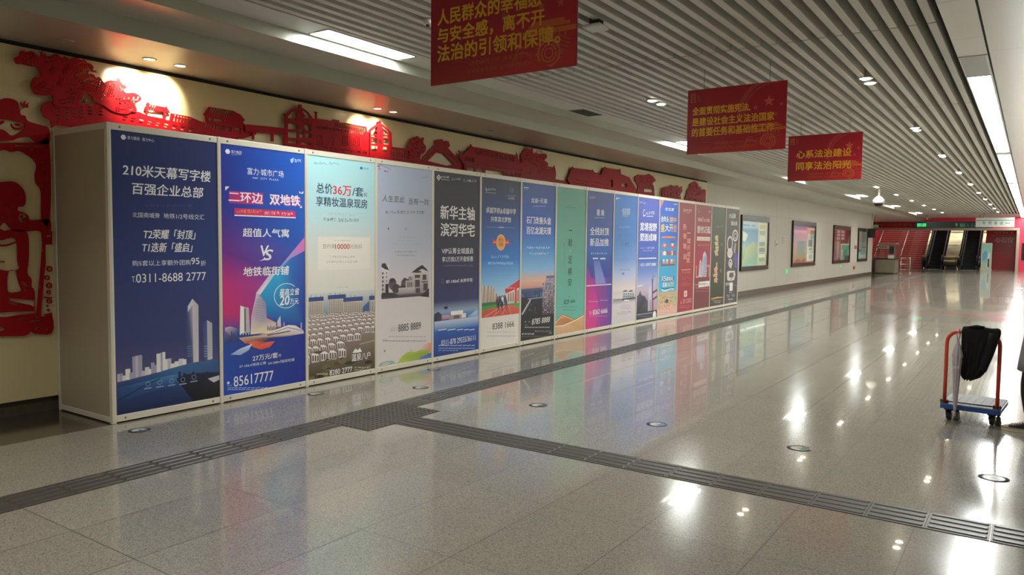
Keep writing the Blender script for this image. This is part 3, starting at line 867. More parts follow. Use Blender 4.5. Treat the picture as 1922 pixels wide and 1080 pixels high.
def poster_school(i):
    p = P(i, [(0, '2a3046'), (.2, '28427c'), (.36, '2c5ca4'), (.48, '2f74c0'), (.62, '7cb0d8'), (.76, 'c8d0d4'), (.765, 'd2cbc4'), (1, 'd6d0c8')])
    p.frame(805, 300, 5.4)
    p.greek(575, 592, 298, 44, 'd8dcea', 1).greek(598, 680, 300, 22, 'd8dcea', 4).rect(574, 332, 682, 338, '8a98bc').oval(840, 312, 20, 24, '8a98bc', .25, n=5).greek(790, 880, 366, 8, '7a88ac', 5).greek(805, 872, 394, 22, 'c8d0e4', 4)
    p.text('卓越学府&卓越中学', 580, 882, 519, 62, 'e4e8f4', .004).text('共筑清北梦想', 628, 832, 606, 54, 'e4e8f4', .004)
    p.rect(580, 685, 870, 688, '8aa4d4').rect(708, 684, 760, 690, WH)
    for d in (-1, 1): p.poly([(730 + d * 30, 815), (730 + d * 92, 808), (730 + d * 76, 836), (730 + d * 92, 862), (730 + d * 30, 858)], 'c83c3c')
    p.rect(650, 834, 810, 842, 'e0c0b0').oval(730, 838, 46, 82, 'e8b068').oval(730, 838, 38, 68, 'd89848').text('签约', 708, 752, 812, 38, 'a84a34', .02).text('钜惠', 708, 752, 858, 38, 'a84a34', .02)
    p.greek(630, 822, 985, 30, 'a8c8e8', 7).greek(596, 858, 1052, 26, '98c0e8', 10)
    p.frame(805, 490, 5.4)
    p.greek(596, 858, 22, 24, '90bce8', 9)
    for x0, y0, w in ((536, 246, 30), (572, 250, 34), (610, 262, 26), (638, 276, 20), (660, 330, 30)):
        p.rect(x0, y0, x0 + w, 440, 'd0b8a4', 'a8907c').rect(x0 + w * .6, y0, x0 + w, 440, '9a8474')
    p.rect(536, 420, 700, 470, '3c6a48').poly([(690, 360), (780, 350), (790, 420), (690, 430)], '6c7a80')
    p.poly([(772, 288), (850, 236), (922, 188), (922, 268), (850, 300), (778, 332)], ['c02c44', 'd0344c', 'c83048', 'b82c40', 'c43448', 'b02c3c']).greek(790, 880, 276, 18, 'f0c0b8', 4)
    p.poly([(778, 332), (850, 300), (922, 268), (922, 440), (790, 420)], ['d8ccc0', 'e0d4c8', 'd0c4b8', 'b8a89c', 'c0b0a4'])
    for k in range(5): p.rect(800 + k * 24, 330 - k * 8, 812 + k * 24, 410, '8c6c68')
    p.rect(870, 240, 890, 430, 'c83c48').poly([(535, 466), (700, 440), (922, 425), (922, 475), (535, 510)], ['3c8a48', '4a9850', '48a050', '54a858', '3c8a48'])
    p.poly([(535, 512), (640, 480), (780, 442), (860, 452), (922, 478), (922, 540), (535, 585)], ['c04a40', 'd0584a', 'c85044', 'd05c4c', 'c85848', 'c05444', 'b84c40'])
    for k in range(4): p.line([(560 + k * 90, 570 - k * 10), (760 + k * 16, 448)], .006, 'e8b8a8')
    for x, y, c in ((690, 415, '3a3c58'), (718, 400, '2c3050'), (745, 395, 'd8d4d0'), (770, 392, '34486c'), (705, 450, '23263c'), (738, 440, '2c2c3c'), (782, 430, '40506c')):
        p.oval(x, y, 13, 34, c, n=10).oval(x, y - 40, 6, 8, '6c4c40', n=8).line([(x - 2, y + 25), (x - 8, y + 62)], .012, '2a2c3c').line([(x + 4, y + 25), (x + 10, y + 60)], .012, '2a2c3c')
    p.rect(530, 556, 928, 920, 'd4cdc5', 'd8d2ca')
    p.greek(585, 638, 682, 14, 'a8a4a2', 2).text('8388 1666', 643, 862, 651, 62, '34343a', .012).greek(580, 875, 722, 12, '9c9894', 14).greek(580, 872, 762, 7, 'a8a4a0', 14)
    return p


def poster_skyline_dusk(i):
    p = P(i, [(0, '2e4c98'), (.28, '3058ac'), (.42, '4884c4'), (.55, '7cacd4'), (.62, 'd4a896'), (.665, 'c08880'), (.67, '4a5a80'), (.71, '2a2c3c'), (.85, '1c1c24'), (1, '201e24')])
    p.frame(970, 320, 6.355)
    p.greek(84, 146, 206, 10, WH, 2).greek(96, 132, 228, 16, 'c8d4ec', 2)
    p.text('龙湖', 170, 250, 360, 58, WH, .012).oval(264, 364, 5, 7, WH, n=8).text('天璞', 276, 362, 366, 58, WH, .012).greek(200, 345, 427, 8, '90a8d4', 6)
    p.text('石门改善头盘', 115, 408, 598, 86, WH, .022).text('百亿龙湖天璞', 115, 408, 720, 88, WH, .022)
    p.greek(112, 398, 922, 28, 'd8e4f4', 11, 3).greek(150, 378, 994, 24, 'c8dcf0', 8, 4)
    p.frame(970, 480, 6.355)
    rnd = random.Random(5)
    for k in range(24):
        x = 60 + k * 10.5; p.rect(x, 425 + rnd.uniform(0, 45), x + 9, 500, rnd.choice(['4a6496', '3a4f80', '6a7ca4', '2f3f6c']))
    for x, y in ((305, 320), (345, 262)): p.rect(x, y, 452, 700, '8a8ca4', '3c3640')
    p.rect(352, 240, 450, 265, '5a6080')
    p.hold()
    for yy in range(280, 680, 26):
        for k in range(8):
            xx = 308 + k * 18
            if xx < 345 and yy < 330: continue
            p.rect(xx, yy, xx + 9, yy + 13, rnd.choice(['c89a8c', '4a4c68', 'd8b8a8', '3c3c54', 'a07c80']))
    p.go()
    p.line([(60, 705), (110, 620), (165, 525)], .03, 'b8b4bc').line([(80, 705), (130, 620), (170, 530)], .008, '50505c').line([(130, 520), (300, 500)], .012, '9aa4b4')
    for k in range(16): p.oval(rnd.uniform(70, 290), rnd.uniform(520, 690), 9, 5, rnd.choice(['38404c', '6c6a70', '24262e']), n=7)
    p.oval(103, 790, 10, 12, '7c7c84', n=8).greek(135, 172, 790, 20, '98989e', 2).text('8785 8888', 178, 395, 776, 66, WH, -.004, .25).greek(92, 128, 830, 8, '8a8a90', 2).greek(92, 392, 856, 10, 'a8a8ae', 12)
    p.greek(60, 210, 936, 20, 'e8e8ea', 4).greek(215, 418, 902, 12, 'c0c0c6', 8).greek(380, 418, 924, 14, 'e0e0e4', 3).greek(60, 400, 965, 6, '6c6c74', 12)
    return p


def poster_teal_roof(i):
    p = P(i, [(0, '5c9c8a'), (.4, '5f9f90'), (.7, '62aa9c'), (1, '64b0a4')])
    p.frame(970, 320, 6.355)
    p.greek(750, 800, 266, 5, '5a8c88', 3)
    p.oval(655, 447, 56, 20, '3c6a60', .08, a0=0, a1=180).rect(600, 444, 712, 448, '3c6a60').oval(655, 452, 42, 20, '3c6a60', .1, a0=180, a1=360)
    p.greek(605, 705, 552, 44, '6c9a88', 3, 5)
    p.text('一', 620, 665, 718, 12, '24382f', .01).text('献', 614, 662, 862, 92, '24382f', .012).oval(638, 962, 9, 13, '9aac94', n=8)
    for k in range(5): p.greek(560, 578, 880 + k * 40, 26, '55807a', 1)
    p.frame(970, 480, 6.355)
    for k in range(5): p.greek(560, 578, 40 + k * 42, 26, '55807a', 1)
    p.text('足', 612, 660, 52, 92, '24382f', .012).text('横', 608, 656, 190, 92, '24382f', .012).text('安', 608, 656, 318, 88, '24382f', .012)
    p.oval(630, 492, 6, 9, '4a8478', n=8).text('8229', 562, 625, 552, 52, '1f3a34', .02).text('6666', 640, 695, 542, 44, '1f3a34', .02).greek(530, 740, 612, 12, '3c7468', 8).greek(552, 706, 650, 7, '4c8478', 7)
    p.poly([(462, 790), (500, 748), (540, 710), (600, 735), (690, 768), (590, 818), (462, 838)], ['c89060', 'd09868', 'b87c50', 'c08458', 'b87850', 'c08a60', 'c89468'])
    for k in range(14): p.line([(478 + k * 10, 825 - k * 1.5), (505 + k * 10, 760 - abs(k - 4) * 3)], .005, '8c5c40')
    p.line([(462, 800), (540, 712), (690, 768)], .02, 'e0c4a0').line([(462, 790), (540, 703), (690, 762)], .012, 'a8583c')
    p.poly([(462, 850), (560, 838), (640, 800), (720, 765), (812, 715), (812, 920), (462, 975)], ['d8b088', 'dcb48c', 'd0a478', 'd8ac80', 'dcb48c', 'c49c70', 'cca47c'])
    for k in range(26): p.line([(470 + k * 13, 968 - k * 2), (470 + k * 13, 848 - max(0, k - 7) * 7)], .006, 'a87c54')
    p.line([(462, 842), (560, 832), (640, 796), (720, 760), (812, 708)], .022, 'e8d4b4').line([(462, 834), (560, 822), (640, 786), (720, 750), (812, 698)], .012, 'b0603c')
    return p


def poster_topped_out(i):
    p = P(i, [(0, '3c4a88'), (.3, '3458a4'), (.42, '2f60b4'), (.55, '2f48a0'), (.625, ('4a3a94', '2f449c')), (.632, ('b82a84', '3848a0')), (1, ('d03a84', '5a3c98'))])
    p.frame(970, 320, 6.355)
    p.greek(872, 940, 324, 18, 'd8dcf0', 3)
    p.text('晟', 953, 990, 504, 72, WH, .012).text('奥', 1004, 1044, 506, 72, WH, .012).greek(925, 1052, 566, 10, '8a98c8', 6)
    p.text('全线封顶', 874, 1098, 728, 92, WH, .02).text('新品加推', 874, 1096, 858, 92, WH, .02)
    p.greek(886, 1082, 992, 20, 'b8c8ec', 8).greek(905, 970, 1050, 18, 'd0d8f0', 3).greek(994, 1058, 1050, 18, 'd0d8f0', 3)
    p.frame(970, 480, 6.355)
    p.poly([(830, 180), (850, 150), (905, 330), (950, 470), (980, 620), (935, 880), (822, 890), (830, 358)], ['5a3a98', '8a3aa0', 'b0329c', 'c03094', 'a83c98', 'd03a88', 'd8387c', 'b02c88'])
    p.poly([(915, 62), (985, 60), (1060, 330), (940, 340)], ['5c78c0', '5c78c0', '7c8ccc', '8a8ccc'])
    p.rect(905, 26, 970, 44, 'c8d0f0').rect(994, 28, 1058, 46, 'c8d0f0').line([(830, 362), (1128, 342)], .018, 'e8d8f4')
    p.greek(858, 970, 548, 12, 'e8c8e4', 4).greek(990, 1086, 534, 14, 'e8d0ec', 4)
    p.greek(864, 902, 684, 40, 'e0a8d0', 1).text('8262 6666', 906, 1080, 666, 56, WH, .02).greek(864, 1080, 722, 12, 'd8a8d4', 8)
    return p


def poster_lake_villa(i):
    p = P(i, [(0, '3c70b8'), (.35, '4c7cbc'), (.5, '6a90c8'), (.62, 'a8b4d4'), (.73, 'd8c8c8'), (.76, 'c8c0c6'), (.78, 'cfc6ca'), (1, 'c4bcc2')])
    p.frame(1140, 350, 8.307)
    p.oval(148, 190, 10, 20, WH, n=8).greek(162, 206, 186, 14, 'c8d8f0', 3)
    p.greek(218, 236, 380, 20, '8aa8d0', 1)
    for k, x in enumerate((238, 270, 302, 330)): p.rect(x, 346, x + 20, 445, 'a0b4c4', 'a8b0a4').rect(x + 6, 370, x + 14, 384, '5a84bc').rect(x + 6, 405, x + 14, 420, '5a84bc')
    p.greek(240, 328, 463, 8, 'a8bcd8', 5).greek(190, 365, 636, 20, 'a0c0e4', 7)
    p.greek(170, 365, 768, 40, '4672ac', 6, 4).greek(210, 348, 900, 60, '3c5e98', 4, 5)
    p.frame(1140, 480, 7.714)
    p.greek(175, 335, 62, 14, '4c70a8', 6).greek(170, 330, 205, 18, '4a64a0', 6).poly([(205, 250), (250, 250), (228, 290)], '7a68b0')
    p.rect(80, 630, 408, 690, '8a848e', 'c4bcc0').rect(220, 530, 402, 620, 'c8c8d2', '9a98a4')
    for x0, x1 in ((222, 290), (302, 370)): p.poly([(x0, 530), (x0 + 12, 510), (x1 - 14, 500), (x1, 516), (x1 - 10, 522), (x0 + 20, 524)], '4c4a58')
    for k in range(5): p.rect(232 + k * 32, 545, 250 + k * 32, 566, '5c6070').rect(232 + k * 32, 580, 250 + k * 32, 600, '50505e')
    p.rect(216, 612, 404, 640, '4a4652').line([(80, 640), (215, 632)], .014, '6c6470').poly([(250, 640), (310, 640), (320, 660), (230, 662)], 'e8e0e2')
    for y, a, b in ((718, 195, 335), (745, 180, 330), (770, 200, 320), (815, 200, 300), (830, 130, 300), (850, 150, 290)): p.greek(a, b, y, 8, 'a8a0aa', 7)
    p.oval(320, 815, 8, 12, '6c6878', n=8)
    return p


def poster_wide_view(i):
    p = P(i, [(0, '4c58a8'), (.3, '4458ae'), (.5, '4662b4'), (.62, '6a88c4'), (.7, 'a4a8cc'), (.76, 'b8a8bc'), (.87, '807890'), (1, '1c2230')])
    p.frame(1140, 350, 8.307)
    p.greek(500, 556, 250, 20, WH, 3).greek(568, 594, 264, 12, 'b8c0e4', 2)
    p.oval(578, 414, 24, 52, WH, .2, a0=60, a1=330).oval(572, 460, 10, 12, WH).greek(600, 738, 415, 50, 'd0d4f0', 6).greek(612, 718, 468, 12, 'd8dcf4', 5)
    p.text('宽境视野', 507, 772, 632, 128, WH, .03, .1).text('墅面成峰', 507, 770, 795, 118, WH, .03, .1)
    p.greek(514, 584, 966, 18, 'b0bce4', 4).greek(600, 745, 960, 26, 'c4ccec', 6, 3).greek(556, 705, 1003, 22, 'b8c4e8', 6, 4)
    p.frame(1140, 480, 7.714)
    p.rect(455, 32, 710, 48, 'd8dcf4').greek(465, 485, 132, 20, 'c8d0f0', 1).text('0311-8997 8888', 486, 702, 130, 44, WH, .02)
    p.line([(430, 450), (510, 430)], .03, 'd0d0e4')
    p.poly([(428, 590), (450, 575), (476, 505), (492, 570), (540, 590), (560, 625), (588, 665), (590, 860), (428, 860)], ['4a4a68', '3c3c54', '6c6c8c', '3a3a50', '343448', '3c3c50', '504c60', '1c1e28', '1c1e28'])
    p.poly([(586, 660), (600, 510), (645, 300), (680, 268), (722, 300), (722, 810), (584, 806)], ['b0a8bc', 'c8c4d8', '6a7aa8', '7c88b0', '9a9cb8', 'a898a8', 'b0a4b0'])
    p.line([(652, 340), (652, 800)], .05, '3a4468').line([(700, 320), (700, 800)], .03, 'b8b0c0')
    for a, b in (((650, 545), (720, 495)), ((655, 640), (720, 590))): p.line([a, b], .04, '6a2434')
    for x in (620, 664, 690): p.line([(x, 640), (x, 800)], .022, 'b04a48')
    p.rect(424, 808, 722, 960, '1c222e', '262c38').line([(428, 858), (650, 828)], .02, '8a94a4').greek(440, 640, 880, 8, '6a7484', 6).oval(680, 856, 24, 54, 'dcdcde')
    return p


def poster_grand_opening(i):
    p = P(i, [(0, '2a58b8'), (.3, '2a64c4'), (.42, '3888c4'), (.55, '3c9cc8'), (.75, '38a4d0'), (.79, '54acc4'), (.8, 'b8a484'), (.9, 'c0a888'), (.93, 'd4a898'), (1, 'd8b4a8')])
    p.frame(1140, 350, 8.307)
    p.poly([(838, 205), (884, 212), (836, 335)], ['d86a4c', 'e08a5c', 'd0704c']).greek(1035, 1096, 280, 12, 'd8e0f4', 3).text('合生家', 902, 1042, 358, 50, WH, .03, .15)
    p.text('合年头', 838, 958, 512, 92, 'f0dcb0', .03).text('期中', 972, 1082, 524, 88, 'f0a860', .03)
    p.text('盛', 834, 892, 648, 120, 'e8c050', .03).text('大', 898, 962, 648, 110, 'e8e4d8', .03).text('开', 966, 1026, 650, 110, 'f0d890', .03).text('盘', 1030, 1082, 652, 112, 'f09048', .03)
    p.poly([(840, 790), (920, 770), (1074, 790), (1070, 808), (842, 806)], 'd04a34').greek(850, 1060, 792, 10, 'f0c060', 6)
    p.oval(893, 920, 34, 36, 'd86450').oval(893, 918, 18, 18, 'f0b8a0').rect(985, 855, 1045, 872, '3c5068').poly([(975, 905), (1045, 880), (1050, 960), (990, 970)], 'c85a50').rect(1000, 890, 1030, 930, 'e8d8d0')
    rnd = random.Random(9)
    for k in range(14):
        x = 834 + k * 17; p.rect(x, 1010 + rnd.uniform(-10, 12), x + 16, 1075, rnd.choice(['d8d4d8', 'c86a64', '6a8aa4', 'e8e0dc', '4a6a88', 'a84a4c']))
    p.frame(1140, 480, 7.714)
    for x, c in ((772, '3c6cb0'), (800, 'd8d4e0'), (850, 'e0dcdc'), (880, 'c85a54'), (915, 'e8e0dc'), (950, 'd0807c')): p.rect(x, 55, x + 28, 135, c, '9c5c60')
    p.rect(780, 128, 975, 146, '5a4850').greek(800, 980, 196, 16, '4c98c4', 6)
    for k, ch in enumerate('买5套有礼'): p.rect(776 + k * 38, 300, 812 + k * 38, 378, '2c64a8').text(ch, 780 + k * 36, 814 + k * 36, 336, 66, WH, .03)
    p.text('至高', 800, 858, 424, 66, WH, .04).text('10万', 864, 962, 418, 62, 'f0d04c', .04)
    p.line([(782, 492), (820, 515), (870, 500), (920, 480), (962, 488)], .022, 'e8f4f8').line([(780, 470), (840, 478), (962, 462)], .02, '1f5aa0')
    for k in range(120):
        x, y = rnd.uniform(735, 1004), rnd.uniform(575, 770); p.rect(x, y, x + rnd.uniform(6, 22), y + rnd.uniform(5, 14), rnd.choice(['d8cba8', '8c7c60', 'e0d4b4', 'a8946c', '6c6450', 'c87c5c']))
    p.oval(860, 660, 26, 30, '50503c').oval(930, 610, 40, 18, '8ab08c').greek(735, 1000, 828, 14, 'c86c60', 8).greek(735, 900, 858, 8, 'c88478', 5)
    return p


def poster_red_script(i):
    p = P(i, [(0, '903642'), (.5, '983440'), (1, '9c2c3c')])
    p.frame(1220, 360, 8.305)
    p.oval(538, 292, 14, 24, WH, .25).greek(556, 602, 290, 28, WH, 3).oval(628, 292, 18, 18, 'f0d8d4', .3).greek(560, 620, 328, 8, 'd8a8a8', 4)
    for ch, y in (('热', 548), ('销', 694), ('精', 852), ('启', 1010)): p.text(ch, 518, 568, y, 92, 'd8a8a0', .015)
    for ch, x, y, h in (('一', 604, 645, 14), ('城', 604, 768, 88), ('开', 602, 880, 78), ('成', 600, 976, 78), ('家', 596, 1070, 84)): p.text(ch, x - 26, x + 26, y, h, 'd8a8a0', .015)
    p.frame(1220, 480, 8.305)
    p.rect(490, 214, 634, 228, 'd89490').greek(498, 632, 262, 22, 'd89490', 6).greek(495, 630, 356, 54, 'b05058', 5).greek(495, 625, 446, 54, 'b8606a', 5)
    p.rect(530, 550, 576, 640, 'e8ccc4').rect(545, 575, 562, 595, '8a2c38').rect(545, 605, 562, 622, '8a2c38')
    p.greek(474, 500, 724, 60, 'd8a8a4', 1).text('33 3333', 512, 642, 706, 66, 'd8b0ac', .02).greek(454, 638, 782, 16, 'd08c8c', 7).greek(454, 610, 812, 10, 'c07078', 6)
    return p


def poster_red_loft(i):
    p = P(i, [(0, '8c3844'), (.45, '9c2c40'), (.6, 'a4304a'), (.64, '7a2c36'), (1, '6c2c32')])
    p.frame(1220, 360, 8.305)
    p.oval(768, 312, 18, 24, 'a85c66', n=5).oval(928, 312, 20, 22, 'a85c66', n=8)
    p.text('新城', 752, 808, 436, 60, 'e0b8b4', .02).text('公馆', 832, 930, 446, 52, 'e0b8b4', .02).line([(820, 470), (826, 390)], .02, 'e0b8b4')
    p.text('首付5万起', 738, 942, 592, 112, 'f0dcd8', .03).rect(732, 704, 936, 766, 'dcccc4').greek(745, 925, 735, 20, 'a88480', 7).greek(745, 938, 832, 34, 'c87c80', 6)
    p.frame(1220, 480, 8.305)
    p.text('LOFT', 716, 948, 245, 190, 'd4848c', .03)
    p.poly([(808, 330), (812, 120), (826, -20), (850, -66), (876, -30), (888, 30), (880, 330)], ['a8a0b4', 'b4b4cc', 'c8c8dc', 'd0d0e0', 'a8a8c0', '9498b4', 'b8b0c0']).poly([(752, 335), (766, 140), (782, 60), (808, 110), (816, 335)], ['c8c0c8', 'b0a8b8', 'd8d4dc', 'a09cb0', 'b8b0bc'])
    for k in range(9): p.rect(832, 20 + k * 34, 872, 34 + k * 34, '8088a8')
    p.rect(708, 340, 946, 400, '74303c').greek(706, 750, 455, 30, 'e0c8c8', 2).rect(756, 402, 924, 486, 'ecdcd8').greek(766, 915, 444, 40, '8c4048', 6).greek(706, 918, 508, 16, 'd8b0b0', 5).greek(720, 915, 556, 14, '9c5c64', 6)
    return p


def poster_dark_green(i):
    p = P(i, [(0, '4c5444'), (.2, '445040'), (.5, '43453a'), (.8, '343a30'), (.88, '2a302a'), (1, '38342c')])
    p.frame(1220, 360, 8.305)
    p.poly([(1060, 300), (1120, 260), (1190, 290), (1190, 400), (1100, 420)], ['4f5c48', '586450', '4e5a48', '46523f', '4a5644']).greek(1008, 1145, 546, 30, 'a8806c', 7)
    for x, y, w, h in ((1012, 680, 58, 90), (1006, 775, 66, 70), (1014, 850, 64, 60), (1006, 905, 60, 96)): p.poly([(x, y + h * .2), (x + w * .5, y), (x + w, y + h * .1), (x + w * .8, y + h * .6), (x + w, y + h * .9), (x + w * .3, y + h), (x + w * .1, y + h * .6)], ['c8b890', 'd8c8a8', 'c0a888', 'b8a080', 'd0c0a0', 'b89c78', 'c8b490'])
    p.greek(1100, 1140, 815, 18, '9ca48c', 2).greek(1104, 1136, 845, 18, '9ca48c', 2)
    p.frame(1220, 480, 8.305)
    for x, y, w, h in ((1000, 165, 60, 110), (1030, 100, 24, 80), (984, 270, 80, 70), (996, 340, 66, 85)): p.poly([(x, y + h * .3), (x + w * .6, y), (x + w, y + h * .4), (x + w * .7, y + h * .7), (x + w * .9, y + h), (x, y + h * .9)], ['c8a080', 'd8b498', 'c09878', 'd0ac8c', 'c8a488', 'b88c70'])
    p.oval(1100, 235, 16, 34, '5c7454', n=10).poly([(955, 668), (1050, 645), (1158, 640), (1158, 655), (1040, 668), (955, 690)], ['d8a040', 'f0c880', 'c88a3c', 'b87834', 'd8a450', '8c6a34'])
    p.greek(980, 1110, 704, 12, '8c9c84', 5).greek(1004, 1096, 732, 12, 'a0ac98', 4)
    return p


def poster_charcoal_line_art(i):
    p = P(i, [(0, '4c4a48'), (.5, '464446'), (1, '3c3a42')])
    p.frame(1220, 360, 8.305)
    p.text('大品牌', 1232, 1336, 378, 76, 'd8d4d0', .025).text('做未来', 1262, 1362, 494, 72, 'd8d4d0', .025)
    p.oval(1328, 684, 44, 92, 'd0ccc8', .28).oval(1330, 690, 20, 46, 'c8c4c0', .3).oval(1246, 812, 44, 122, 'd0ccc8', .25).oval(1246, 960, 40, 76, 'd8d4d0', .4).rect(1226, 900, 1268, 1000, 'c8c4c0')
    p.poly([(1300, 900), (1322, 800), (1346, 810), (1330, 960), (1308, 965)], '9c8c98').poly([(1305, 1010), (1330, 970), (1362, 1000), (1362, 1084), (1305, 1084)], '4a4ca4')
    p.frame(1220, 480, 8.305)
    p.poly([(1305, -40), (1362, -40), (1360, 200), (1320, 190)], ['4848a0', '4a4cac', '4c4eb0', '6060a8']).oval(1254, 118, 30, 66, 'd4d0cc', .35).rect(1240, 100, 1270, 150, 'c4c0bc').poly([(1250, 180), (1270, 180), (1262, 214)], 'c8c4c0')
    p.poly([(1196, 262), (1220, 240), (1320, 236), (1330, 300), (1312, 380), (1250, 400), (1204, 385)], 'c8c4be').poly([(1240, 270), (1300, 262), (1300, 320), (1258, 350), (1232, 330)], '504e50').line([(1250, 395), (1310, 300)], .02, '3c3a3e')
    p.rect(1180, 425, 1240, 436, 'd8d4d0').rect(1180, 452, 1240, 462, 'd8d4d0').rect(1240, 420, 1288, 550, 'e0dcd8').line([(1300, 460), (1360, 466)], .012, '8c8a9c')
    p.greek(1232, 1280, 575, 14, '9c98a8', 2).greek(1195, 1254, 632, 40, 'a8a4b4', 1).greek(1264, 1330, 622, 40, 'a8a4b4', 1).greek(1216, 1294, 680, 14, 'c0bcc8', 3).greek(1228, 1290, 720, 16, 'a8a4b0', 2)
    return p


BOARDS = [
    (poster_blue_tower, 'navy poster board headed 210米 over glass towers, at the near end of the row'),
    (poster_ring_road, 'blue and magenta poster board reading 二环边 双地铁 with a VS in the middle'),
    (poster_hot_spring, 'pale blue poster board with a red 36万 above a photo of villa roofs'),
    (poster_courtyard, 'pale grey poster board with thin script above a small photo of villas'),
    (poster_riverside, 'near-black poster board with big white letters 新华主轴 above a blue lake'),
    (poster_school, 'blue poster board with an orange medal and a red running track'),
    (poster_skyline_dusk, 'blue poster board reading 石门改善头盘 over a dusk skyline, dark at the foot'),
    (poster_teal_roof, 'plain teal poster board with upright script and a tan tiled roof at its foot'),
    (poster_topped_out, 'blue poster board reading 全线封顶 turning magenta in its lower third'),
    (poster_lake_villa, 'soft blue poster board fading to pale pink with a small villa by water'),
    (poster_wide_view, 'violet-blue poster board reading 宽境视野 with a tower and red girders'),
    (poster_grand_opening, 'bright blue and orange poster board reading 盛大开盘 with a sandy town at its foot'),
    (poster_red_script, 'plain red poster board with two upright columns of pale script'),
    (poster_red_loft, 'red poster board with a white bar and a pale pointed tower, dark red below'),
    (poster_dark_green, 'dark green poster board with upright beige brushwork and an orange streak'),
    (poster_charcoal_line_art, 'charcoal poster board with white outline drawings at the far end of the row'),
]

M['screw'] = mat('screw_head', '8c8678', 0.35, 0.7)
for i, (make, label) in enumerate(BOARDS):
    a, b_ = DIV[i], DIV[i + 1]
    t = thing('advertising_board', (XB, (a + b_) / 2, 0), label, 'poster board', 'poster boards along the decorated wall')
    O = t.location
    Shape(O).box(XB - 0.04, XB, a + 0.019, b_ - 0.019, HB - 0.055, HB, 0.003).build('top_rail', M['alu'], t)
    Shape(O).box(XB - 0.04, XB, a + 0.019, b_ - 0.019, 0.012, 0.068, 0.003).build('bottom_rail', M['alu'], t)

    def post(y):
        s = Shape(O).box(XB - 0.042, XB + 0.003, y - 0.018, y + 0.018, 0, HB + 0.002, 0.004)
        s.box(XB - 0.01, XB + 0.0045, y - 0.0025, y + 0.0025, 0.002, HB)
        s.build('post', M['alu'], t)
    post(a)
    if i == 15: post(b_)
    Shape(O).box(XB - 0.03, XB - 0.0075, a + 0.019, b_ - 0.019, 0.066, HB - 0.053).build('backing_sheet', M['infill'], t)
    make(i).build('poster', M['print'], t, O)
    if i < 9:
        for y in (a + 0.09, b_ - 0.09):
            for z in (HB - 0.028, 0.04):
                Shape(O).lathe([(0.009, XB), (0.009, XB + 0.003), (0.005, XB + 0.005)], (0, y, z), 10, 'X').build('screw', M['screw'], t)
# the blank grey return panels that close the two ends of the row
for y, d, label in ((3.19, -1, 'blank grey panel closing the near end of the poster row'), (19.0, 1, 'blank grey panel closing the far end of the poster row')):
    t = thing('blank_board', (-6.6, y, 0), label, 'panel')
    y0, y1 = (y - 0.014, y + 0.014)
    Shape(t.location).box(-7.0, XB - 0.043, y0, y1, 0.05, HB - 0.045).build('infill', M['infill'], t)
    Shape(t.location).box(-7.0, XB - 0.043, y0 - 0.004, y1 + 0.004, HB - 0.05, HB, 0.003).build('top_rail', M['alu'], t)
    Shape(t.location).box(-7.0, XB - 0.043, y0 - 0.004, y1 + 0.004, 0.01, 0.055, 0.003).build('bottom_rail', M['alu'], t)
    Shape(t.location).box(-7.035, -6.998, y0 - 0.006, y1 + 0.006, 0, HB, 0.004).build('post', M['alu'], t)

# ------------------------------------------------------------------ red cut-out relief pictures standing off the cream wall
M['relief'] = noisy(mat('red_lacquer', 'ac0f1c', 0.45, spec=0.2), 2.0, 0.05)
XRL = -7.018
HIDE_Y, HIDE_Z = 3.15, 2.49


def smooth_loop(pts, n=3):
    out, N_ = [], len(pts)
    for i in range(N_):
        p0, p1, p2, p3 = (np.array(pts[(i + k - 1) % N_], float) for k in range(4))
        for s in range(n):
            t = s / n
            out.append(tuple(0.5 * ((2 * p1) + (p2 - p0) * t + (2 * p0 - 5 * p1 + 4 * p2 - p3) * t * t + (3 * p1 - p0 - 3 * p2 + p3) * t ** 3)))
    return out


